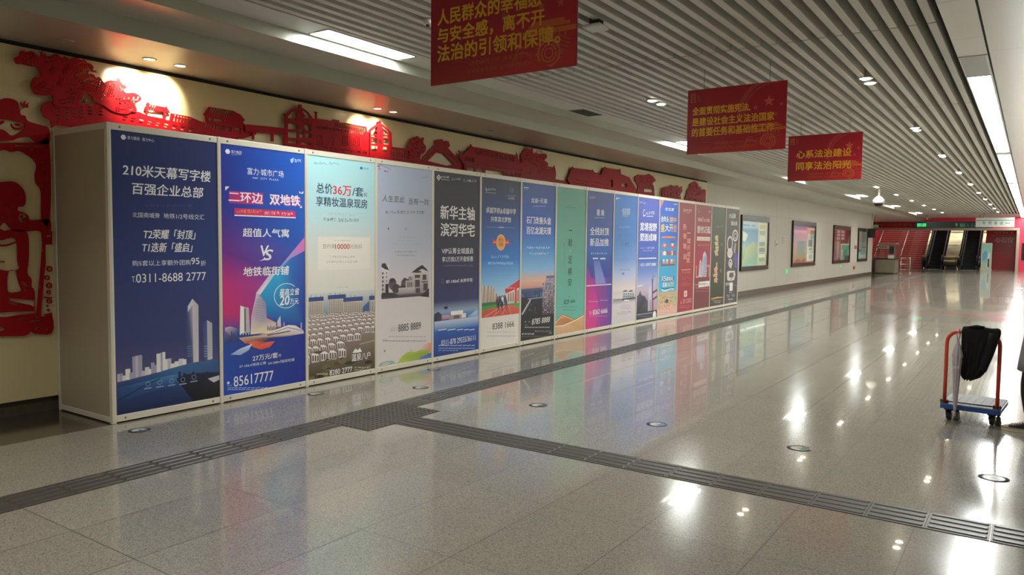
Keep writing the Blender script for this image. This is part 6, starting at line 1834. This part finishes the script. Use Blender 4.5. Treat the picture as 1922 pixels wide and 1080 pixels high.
Shape(t.location).box(-.56, -.075, YF - .085, YF - .08, .75, 1.77).build('screen', M['dome'], t)

# ------------------------------------------------------------------ ticket checkpoint left of the stairs
M['counter'] = noisy(mat('grey_steel_counter', '8c8272', 0.35, .4), 3, .06)
t = thing('service_booth', (-6.6, 46.0, 0), 'grey metal service booth with a glazed upper part in front of the red stair', 'booth')
O = t.location
bx0, bx1, by0, by1 = -7.13, -6.15, 45.6, 47.0
Shape(O).box(bx0, bx1, by0, by1, .04, .80, .015).build('body', M['counter'], t)
Shape(O).box(bx0 + .03, bx1 - .03, by0 + .03, by1 - .03, 0.0005, .04).build('plinth', M['black'], t)
Shape(O).box(bx0 - .03, bx1 + .06, by0 - .05, by1, .80, .84, .008).build('worktop', M['dark'], t)
for x in (bx0 + .02, bx1 - .02):
    for y in (by0 + .04, by1 - .04): Shape(O).box(x - .02, x + .02, y - .02, y + .02, .84, 1.62).build('corner_post', M['counter'], t)
Shape(O).box(bx0, bx1, by0 + .01, by1 - .01, 1.62, 1.68, .008).build('roof_rail', M['counter'], t)
Shape(O).box(bx0 + .04, bx1 - .04, by0 + .036, by0 + .042, .84, 1.62).build('glass_pane', M['glass'], t)
Shape(O).box(bx0 + .04, bx1 - .3, by0 + .02, by0 + .034, 1.38, 1.54).build('notice_band', M['infill'], t)
Shape(O).box(bx1 - .3, bx1 - .06, by0 + .018, by0 + .034, 1.1, 1.5).build('dark_notice', M['sign_dark'], t)
for k in range(4): Shape(O).box(bx0 + .08 + k * .13, bx0 + .16 + k * .13, by0 + .012, by0 + .02, 1.42, 1.50).build('letter', M['ink'], t)
t = thing('paper_box', (-6.3, 45.7, .84), 'white box standing on the service booth counter', 'box')
Shape(t.location).box(-6.5, -6.2, 45.57, 45.625, .842, 1.02, .008).build('carton', M['plastic'], t)
Shape(t.location).box(-6.49, -6.21, 45.574, 45.62, 1.019, 1.024).build('lid', M['paper'], t)
t = thing('side_counter', (-7.5, 46.3, 0), 'plain grey counter between the end of the long wall and the booth', 'counter')
Shape(t.location).box(-8.6, -7.17, 46.2, 46.8, 0.0005, .78, .01).build('front', M['counter'], t)
Shape(t.location).box(-8.62, -7.165, 46.16, 46.82, .78, .81, .006).build('worktop', M['infill'], t)
t = thing('barrier_rail', (-5.9, 47.6, 0), 'low steel tube barrier right of the service booth', 'barrier')
O = t.location
for x, y in ((-6.08, 47.3), (-5.72, 48.2)):
    Shape(O).tube([(x, y, .012), (x, y, .88)], .024, 10).build('post', M['steel'], t)
    Shape(O).lathe([(.09, .0005), (.09, .012), (.03, .02)], (x, y, 0), 16).build('base', M['steel'], t)
for z in (.84, .5, .2): Shape(O).tube([(-6.08, 47.3, z), (-5.72, 48.2, z)], .017, 8).build('rail', M['steel'], t)

# ------------------------------------------------------------------ hand truck with a jacket and an umbrella
M['red_tube'] = mat('red_painted_tube', 'de4c34', 0.35, coat=.2)
M['blue_rim'] = mat('blue_painted_rim', '2a4f94', 0.4)
M['deck'] = noisy(mat('grey_deck_plate', '6c6b6c', 0.6, 0), 40, .12)
M['cloth_black'] = noisy(mat('black_cloth', '0b0c0d', 0.9), 120, .25)
M['umb'] = noisy(mat('silver_lilac_fabric', 'b9b2b8', 0.5), 20, .12, (1, 1, .2))
M['lilac'] = mat('lilac_strap', 'c4a4b8', 0.5)
CX, CY, CA = -.62, 7.57, math.radians(-4.5)


def C3(u, v, z):
    return (CX + u * math.cos(CA) - v * math.sin(CA), CY + u * math.sin(CA) + v * math.cos(CA), z)


t = thing('hand_truck', C3(.225, .3, 0), 'blue and grey platform hand truck with a red tube handle', 'hand truck')
O = t.location


def slab(s, u0, u1, v0, v1, z0, z1, r=.03):
    """Rounded rectangle slab in the truck's own axes."""
    pts = []
    for cu, cv, a0 in ((u1 - r, v1 - r, 0), (u0 + r, v1 - r, 90), (u0 + r, v0 + r, 180), (u1 - r, v0 + r, 270)):
        for k in range(6):
            a = math.radians(a0 + 90 * k / 5); pts.append(C3(cu + r * math.cos(a), cv + r * math.sin(a), z0))
    return s.prism(pts, (0, 0, z1 - z0))


slab(Shape(O), 0, .455, 0, .6, .108, .146).build('rim', M['blue_rim'], t)
s = slab(Shape(O), .008, .447, .008, .592, .1462, .152, .026)
for k in range(7): slab(s, .04 + k * .06, .052 + k * .06, .06, .56, .152, .1545, .005)
s.build('deck', M['deck'], t)
s = slab(Shape(O), .03, .1, .04, .56, .09, .108, .01); slab(s, .355, .425, .04, .56, .09, .108, .01); s.build('chassis_rail', M['dark'], t)
for u in (.065, .39):
    for v in (.085, .52):
        w = Shape(O)
        c = C3(u, v, 0); ax = Vector((math.cos(CA), math.sin(CA), 0))
        n = 22; vs, fs = [], []
        for (r, h) in ((.018, -.018), (.044, -.018), (.05, -.011), (.05, .011), (.044, .018), (.018, .018)):
            for k in range(n):
                a = 2 * math.pi * k / n
                vs.append(Vector(c) + ax * h + Vector((-math.sin(CA) * math.cos(a) * r, math.cos(CA) * math.cos(a) * r, .0505 + r * math.sin(a))))
        for i in range(5):
            for k in range(n): fs.append((i * n + k, i * n + (k + 1) % n, (i + 1) * n + (k + 1) % n, (i + 1) * n + k))
        fs += [tuple(range(n)), tuple(range(5 * n, 6 * n))]
        w.add(vs, fs, False)
        wh = w.build('wheel', M['dark'], t)
        f = Shape(O)
        for d in (-.026, .022):
            f.prism([C3(u + d, v - .02, .045), C3(u + d, v + .02, .045), C3(u + d, v + .035, .09), C3(u + d, v - .035, .09)], (ax * .004))
        f.tube([C3(u - .028, v, .0505), C3(u + .028, v, .0505)], .007, 8)
        f.build('caster_fork', M['steel'], wh)
hp = [C3(.03, .05, .15), C3(.03, .05, .69)]
for k in range(1, 6):
    a = math.radians(90 * k / 5); hp.append(C3(.03 + .1 * (1 - math.cos(a)), .05, .69 + .1 * math.sin(a)))
for k in range(0, 6):
    a = math.radians(90 * k / 5); hp.append(C3(.325 + .1 * math.sin(a), .05, .69 + .1 * math.cos(a)))
hp.append(C3(.425, .05, .15))
Shape(O).tube(hp, .0155, 14).build('handle', M['red_tube'], t)
Shape(O).tube([C3(-.005, .05, .166), C3(.46, .05, .166)], .006, 8).build('hinge_rod', M['dark'], t)
for u in (.03, .425):
    b = Shape(O)
    slab(b, u - .03, u + .03, .02, .08, .1525, .158, .008)
    b.tube([C3(u - .024, .05, .15), C3(u - .024, .05, .18)], .006, 8); b.tube([C3(u + .024, .05, .15), C3(u + .024, .05, .18)], .006, 8)
    b.build('hinge_bracket', M['dark'], t)

# jacket over the bar
JL = [(.833, .150, .400), (.826, .146, .418), (.80, .144, .424), (.76, .144, .420), (.70, .146, .398), (.64, .147, .376), (.58, .146, .358), (.52, .148, .344), (.47, .150, .338), (.43, .152, .312), (.40, .158, .285), (.383, .170, .225)]
rnd = random.Random(4)
ph = [rnd.uniform(0, 6.28) for _ in range(8)]
t = thing('jacket', C3(.28, .05, .81), 'black jacket slung over the red handle of the hand truck', 'jacket')
O = t.location
zs = [r_[0] for r_ in JL][::-1]


def edge(z, i):
    return float(np.interp(z, zs, [r_[i] for r_ in JL][::-1]))


prof = [(.05 - .034 - .010 * min(1, (.80 - z) * 5), z) for z in np.linspace(.383, .79, 14)]
prof += [(.05 - .034 * math.cos(a), .797 + .036 * math.sin(a)) for a in np.linspace(.2, math.pi - .2, 7)]
prof += [(.05 + .034, z) for z in np.linspace(.785, .52, 9)]
n, vs, fs = 30, [], []
for li, (v, z) in enumerate(prof):
    back = li > 17
    z_ = max(z, .383); u0, u1 = edge(min(z_, .833), 1), edge(min(z_, .833), 2)
    dep = max(0, .81 - z)
    for k in range(n):
        fr = k / (n - 1); u = u0 + (u1 - u0) * fr
        fold = (.011 * math.sin(fr * 14 + ph[0] + dep * 5) + .006 * math.sin(fr * 29 + ph[1] - dep * 9)) * min(1, dep * 6) + .004 * math.sin(dep * 40 + fr * 6 + ph[2]) * min(1, dep * 6)
        hem = .007 * math.sin(fr * 17 + ph[3]) if li == 0 else 0
        top = .006 * abs(math.sin(fr * 7 + .4)) if 14 <= li <= 20 else 0
        vs.append(C3(u, v + (abs(fold) if back else -abs(fold)), z + hem + top))
for li in range(len(prof) - 1):
    for k in range(n - 1): fs.append((li * n + k, li * n + k + 1, (li + 1) * n + k + 1, (li + 1) * n + k))
jb = Shape(O).add(vs, fs, True).build('body', M['cloth_black'], t)
sd = jb.modifiers.new('cloth_thickness', 'SOLIDIFY'); sd.thickness, sd.offset = .006, 0
sl = [C3(.38, -.005, .80), C3(.375, -.02, .72), C3(.355, -.022, .62), C3(.33, -.02, .53), C3(.318, -.016, .475)]
Shape(O).tube(sl, [.034, .038, .034, .03, .026], 12).build('sleeve', M['cloth_black'], t)
Shape(O).tube([C3(.19, .03, .835), C3(.25, .02, .845), C3(.30, .03, .84), C3(.30, .06, .838), C3(.22, .07, .836)], [.01, .016, .013, .014, .009], 10).build('collar', M['cloth_black'], t)

# closed umbrella hung from the bar by its strap
ux, uy = C3(.130, -.068, 0)[:2]
t = thing('umbrella', (ux, uy, .1), 'folded silvery umbrella hung by a lilac strap from the hand truck handle', 'umbrella')
O = t.location
Shape(O).lathe([(.007, .715), (.016, .69), (.026, .65), (.036, .605), (.038, .59), (.03, .565), (.033, .55), (.027, .48), (.024, .40), (.021, .32), (.016, .22), (.010, .13), (.006, .105)], (ux, uy, 0), 36, 'Z', .16, 8).build('folded_canopy', M['umb'], t)
Shape(O).lathe([(.006, .735), (.011, .73), (.012, .70), (.009, .69)], (ux, uy, 0), 14).build('grip', M['lilac'], t)
Shape(O).lathe([(.003, .062), (.006, .068), (.0065, .10), (.005, .108)], (ux, uy, 0), 12).build('tip', M['lilac'], t)
st = Shape(O)
pts = [(ux, uy, .725), (ux - .012, uy + .005, .77)] + [C3(.12, .05 - .0255 * math.cos(a), .7895 + .0255 * math.sin(a)) for a in np.linspace(-.2, 3.3, 11)] + [C3(.122, .072, .755), C3(.124, .03, .735), (ux + .002, uy + .01, .722)]
st.tube(pts, .0042, 8).build('strap', M['lilac'], t)
Shape(O).lathe([(.027, .475), (.029, .485), (.029, .497), (.027, .507)], (ux, uy, 0), 24).build('closing_band', M['paper'], t)

# ------------------------------------------------------------------ the person beside the hand truck
M['skin'] = noisy(mat('skin', 'c89a7c', 0.5), 15, .05)
M['trousers'] = noisy(mat('dark_green_black_trousers', '1d2623', 0.8), 60, .2)
M['coat'] = noisy(mat('grey_knit_coat', '8a8886', 0.9), 160, .3)
M['hair'] = noisy(mat('black_hair', '14110f', 0.5), 60, .3)
M['canvas'] = noisy(mat('black_canvas', '1c2226', 0.8), 90, .2)
M['rubber'] = noisy(mat('off_white_rubber', 'cfc5ae', 0.5), 20, .06)
PX, PY = 0.10, 7.52
tp = thing('person', (PX, PY, 0), 'person in dark trousers, grey coat and black canvas sneakers beside the hand truck', 'person')
PO = tp.location


def skin_mesh(joints, bones, name, m, parent, origin, levels=2):
    """One continuous surface grown round a jointed skeleton with a radius at every joint."""
    names = list(joints)
    me = bpy.data.meshes.new('skeleton')
    me.from_pydata([tuple(Vector(joints[k][0]) - origin) for k in names], [(names.index(a), names.index(b_)) for a, b_ in bones], [])
    o = bpy.data.objects.new('skeleton', me); COL.objects.link(o)
    md = o.modifiers.new('skin', 'SKIN'); md.use_smooth_shade = True
    for i, k in enumerate(names):
        r = joints[k][1]; d = me.skin_vertices[0].data[i]
        d.radius = r if isinstance(r, tuple) else (r, r)
    me.skin_vertices[0].data[0].use_root = True
    sb = o.modifiers.new('sub', 'SUBSURF'); sb.levels = sb.render_levels = levels
    out = bpy.data.meshes.new_from_object(o.evaluated_get(bpy.context.evaluated_depsgraph_get()))
    bpy.data.objects.remove(o); bpy.data.meshes.remove(me)
    out.materials.clear(); out.name = name
    for q in out.polygons: q.use_smooth = True
    return put(name, out, m, parent)


def pv(fwd, side, z):
    """Body axes: fwd is towards the hand truck (-X), side is the person's right (+Y)."""
    return Vector((PX - fwd, PY + side, z))


J = dict(pelvis=(pv(-.05, .09, .93), .12), waist=(pv(-.05, .09, 1.06), .11), chest=(pv(-.05, .09, 1.25), (.15, .12)), collar=(pv(-.06, .09, 1.41), .085), neck=(pv(-.05, .09, 1.49), .052), jaw=(pv(-.03, .09, 1.55), .062), skull=(pv(-.045, .09, 1.635), .088), crown=(pv(-.05, .09, 1.70), .06),
         hipL=(pv(-.03, 0.0, .88), .085), kneeL=(pv(.055, 0.0, .50), .058), shinL=(pv(.05, 0.0, .36), .055), ankL=(pv(.035, 0.0, .10), .038), footL=(pv(.11, 0.0, .045), .034), toeL=(pv(.20, 0.0, .035), .026),
         hipR=(pv(-.07, .18, .88), .085), kneeR=(pv(-.08, .20, .48), .056), shinR=(pv(-.12, .2, .34), .052), ankR=(pv(-.17, .2, .10), .038), footR=(pv(-.09, .2, .045), .034), toeR=(pv(.0, .2, .035), .026))
B = [('pelvis', 'waist'), ('waist', 'chest'), ('chest', 'collar'), ('collar', 'neck'), ('neck', 'jaw'), ('jaw', 'skull'), ('skull', 'crown')]
for sd in 'LR':
    B += [('pelvis', 'hip' + sd), ('hip' + sd, 'knee' + sd), ('knee' + sd, 'shin' + sd), ('shin' + sd, 'ank' + sd), ('ank' + sd, 'foot' + sd), ('foot' + sd, 'toe' + sd)]
for sd, s_, f_ in (('L', -.11, -.02), ('R', .29, -.05)):
    o_ = 1 if sd == 'R' else -1
    J['sh' + sd] = (pv(-.06, s_ + .02 * -o_, 1.335), .055); J['el' + sd] = (pv(-.08, s_ + .05 * o_, 1.09), .042); J['wr' + sd] = (pv(f_, s_ + .045 * o_, .87), .027); J['palm' + sd] = (pv(f_ + .01, s_ + .04 * o_, .80), (.036, .02))
    B += [('collar', 'sh' + sd), ('sh' + sd, 'el' + sd), ('el' + sd, 'wr' + sd), ('wr' + sd, 'palm' + sd)]
    for k, (df, L) in enumerate(((.030, .085), (.011, .095), (-.009, .09), (-.028, .07))):
        a = pv(f_ + .01 + df, s_ + .04 * o_, .765); J[f'k{k}{sd}'] = (a, .0095)
        J[f'm{k}{sd}'] = (a + Vector((-.006, -.008 * o_, -L * .5)), .0088); J[f'e{k}{sd}'] = (a + Vector((-.004, -.022 * o_, -L * .92)), .0075)
        B += [('palm' + sd, f'k{k}{sd}'), (f'k{k}{sd}', f'm{k}{sd}'), (f'm{k}{sd}', f'e{k}{sd}')]
    J['t0' + sd] = (pv(f_ + .045, s_ + .03 * o_, .82), .012); J['t1' + sd] = (pv(f_ + .068, s_ + .022 * o_, .785), .010); J['t2' + sd] = (pv(f_ + .07, s_ + .015 * o_, .755), .0085)
    B += [('palm' + sd, 't0' + sd), ('t0' + sd, 't1' + sd), ('t1' + sd, 't2' + sd)]
body = skin_mesh(J, B, 'body', M['skin'], tp, PO)
f = Shape(PO)
f.tube([pv(.036, .09, 1.617), pv(.050, .09, 1.592), pv(.058, .09, 1.577), pv(.044, .09, 1.566)], [.006, .009, .013, .009], 10)
f.build('nose', M['skin'], body)
for s_ in (-.032, .032):
    e = Shape(PO); e.lathe([(.003, -.009), (.010, -.005), (.012, 0), (.010, .005), (.003, .009)], pv(.026, .09 + s_, 1.615), 12, 'X'); e.build('eye', M['paper'], body)
    e = Shape(PO); e.lathe([(.002, -.003), (.006, 0), (.002, .003)], pv(.0352, .09 + s_, 1.615), 10, 'X'); e.build('iris', M['hair'], body)
    e = Shape(PO); e.lathe([(.004, -.03), (.013, -.02), (.016, 0), (.013, .02), (.005, .03)], pv(-.05, .09 + s_ * 2.85, 1.60), 10); e.build('ear', M['skin'], body)
Shape(PO).tube([pv(.035, .066, 1.548), pv(.045, .09, 1.546), pv(.035, .114, 1.548)], [.003, .006, .003], 8).build('mouth', M['pink'], body)
h = Shape(PO); vs, fs = [], []
for i in range(9):
    th = math.radians(8 + i * 12.5)
    for k in range(20):
        a = 2 * math.pi * k / 20
        lim = th if math.cos(a) < .2 else min(th, math.radians(58))
        vs.append(pv(-.05, .09, 1.63) + Vector((-.104 * math.sin(lim) * math.cos(a), .094 * math.sin(lim) * math.sin(a), .112 * math.cos(lim))))
for i in range(8):
    for k in range(20): fs.append((i * 20 + k, i * 20 + (k + 1) % 20, (i + 1) * 20 + (k + 1) % 20, (i + 1) * 20 + k))
fs.append(tuple(range(20))); fs.append(tuple(range(160, 180)))
h.add(vs, fs, True).build('hair', M['hair'], tp)

TJ = dict(waist=(pv(-.05, .09, .98), .135), seat=(pv(-.05, .09, .89), .13),
          tL=(pv(-.02, 0.0, .80), .105), kL=(pv(.055, 0.0, .52), .08), sL=(pv(.062, 0.0, .36), .083), cL=(pv(.045, 0.0, .20), .072), hL=(pv(.035, 0.0, .09), .062),
          tR=(pv(-.075, .185, .80), .105), kR=(pv(-.08, .2, .5), .082), sR=(pv(-.115, .2, .35), .08), cR=(pv(-.145, .2, .2), .07), hR=(pv(-.165, .2, .09), .06))
skin_mesh(TJ, [('waist', 'seat'), ('seat', 'tL'), ('tL', 'kL'), ('kL', 'sL'), ('sL', 'cL'), ('cL', 'hL'), ('seat', 'tR'), ('tR', 'kR'), ('kR', 'sR'), ('sR', 'cR'), ('cR', 'hR')], 'trousers', M['trousers'], tp, PO)
# coat: elliptical loft with a loose knee-length hem
c = Shape(PO); vs, fs = [], []
prof = [(.50, -.02, .175, .215), (.505, -.02, .185, .23), (.60, -.025, .18, .225), (.75, -.035, .17, .215), (.92, -.045, .16, .205), (1.08, -.05, .145, .19), (1.22, -.052, .145, .20), (1.33, -.056, .135, .205), (1.39, -.058, .118, .185), (1.43, -.058, .098, .135), (1.465, -.054, .078, .088), (1.50, -.05, .066, .068)]
nn = 32
for z, cf, rf, rs in prof:
    for k in range(nn):
        a = 2 * math.pi * k / nn
        w_ = 1 + .03 * math.sin(7 * a + z * 3) * (1.2 - z if z < 1 else .2)
        vs.append(pv(cf + rf * w_ * math.cos(a), .09 + rs * w_ * math.sin(a), z))
for i in range(len(prof) - 1):
    for k in range(nn): fs.append((i * nn + k, i * nn + (k + 1) % nn, (i + 1) * nn + (k + 1) % nn, (i + 1) * nn + k))
fs.append(tuple(range(nn))); fs.append(tuple(range((len(prof) - 1) * nn, len(prof) * nn)))
coat = c.add(vs, fs, True).build('coat', M['coat'], tp)
for sd, s_, f_ in (('L', -.11, -.02), ('R', .29, -.05)):
    o_ = 1 if sd == 'R' else -1
    Shape(PO).tube([pv(-.06, s_ - .05 * o_, 1.385), pv(-.06, s_ - .01 * o_, 1.35), pv(-.062, s_ + .025 * o_, 1.28), pv(-.08, s_ + .052 * o_, 1.09), pv(-.05, s_ + .05 * o_, .98), pv(f_, s_ + .045 * o_, .875)], [.05, .068, .07, .06, .052, .045], 16).build('sleeve', M['coat'], coat)


def sneaker(ax, ay, yaw):
    """Low canvas shoe; the toe points along -X turned by yaw."""
    def q(fw, sd, z):
        return Vector((ax - fw * math.cos(yaw) - sd * math.sin(yaw), ay - fw * math.sin(yaw) + sd * math.cos(yaw), z))
    half = [(-.085, .0), (-.083, .018), (-.07, .031), (-.03, .035), (.03, .038), (.09, .046), (.14, .043), (.17, .032), (.188, .015), (.192, 0)]
    loop = half + [(a, -b_) for a, b_ in reversed(half[1:-1])]
    sole = Shape(PO).prism([q(a, b_, .0008) for a, b_ in loop], (0, 0, .03))
    so = sole.build('sneaker_sole', M['rubber'], tp)
    ring = [(-.078, .026, .075), (-.06, .032, .088), (-.01, .034, .090), (.03, .036, .082), (.07, .040, .066), (.11, .042, .052), (.15, .037, .042), (.178, .022, .034)]

    def loft(rings, grow, name, m, z0=.03):
        v_, f_ = [], []
        for fw, w_, h_ in rings:
            for k in range(11):
                a = math.pi * k / 10
                v_.append(q(fw, (w_ + grow) * math.cos(a), z0 + (h_ - z0 + grow) * math.sin(a) ** .8))
        for i in range(len(rings) - 1):
            for k in range(10): f_.append((i * 11 + k, i * 11 + k + 1, (i + 1) * 11 + k + 1, (i + 1) * 11 + k))
            f_.append((i * 11, (i + 1) * 11, (i + 1) * 11 + 10, i * 11 + 10))
        f_ += [tuple(range(11)), tuple(range((len(rings) - 1) * 11, len(rings) * 11))]
        return Shape(PO).add(v_, f_, True).build(name, m, so)
    loft(ring, 0, 'upper', M['canvas'])
    loft([(.135, .041, .047), (.155, .037, .042), (.178, .025, .036), (.187, .012, .032)], .003, 'toe_cap', M['rubber'], .029)
    for k in range(5):
        fw = .032 + k * .019; z = .085 - k * .0068
        Shape(PO).tube([q(fw - .004, .024, z - .012), q(fw, .012, z + .001), q(fw + .002, 0, z + .004), q(fw, -.012, z + .001), q(fw - .004, -.024, z - .012)], .0034, 6).build('lace', M['paper'], so)
    st_ = Shape(PO).prism([q(a * 1.002, b_ * 1.03, .022) for a, b_ in loop], (0, 0, .0035)); st_.build('sole_stripe', M['canvas'], so)


sneaker(PX - .065, 7.50, math.radians(-6))
sneaker(PX + .17, 7.72, math.radians(-4))
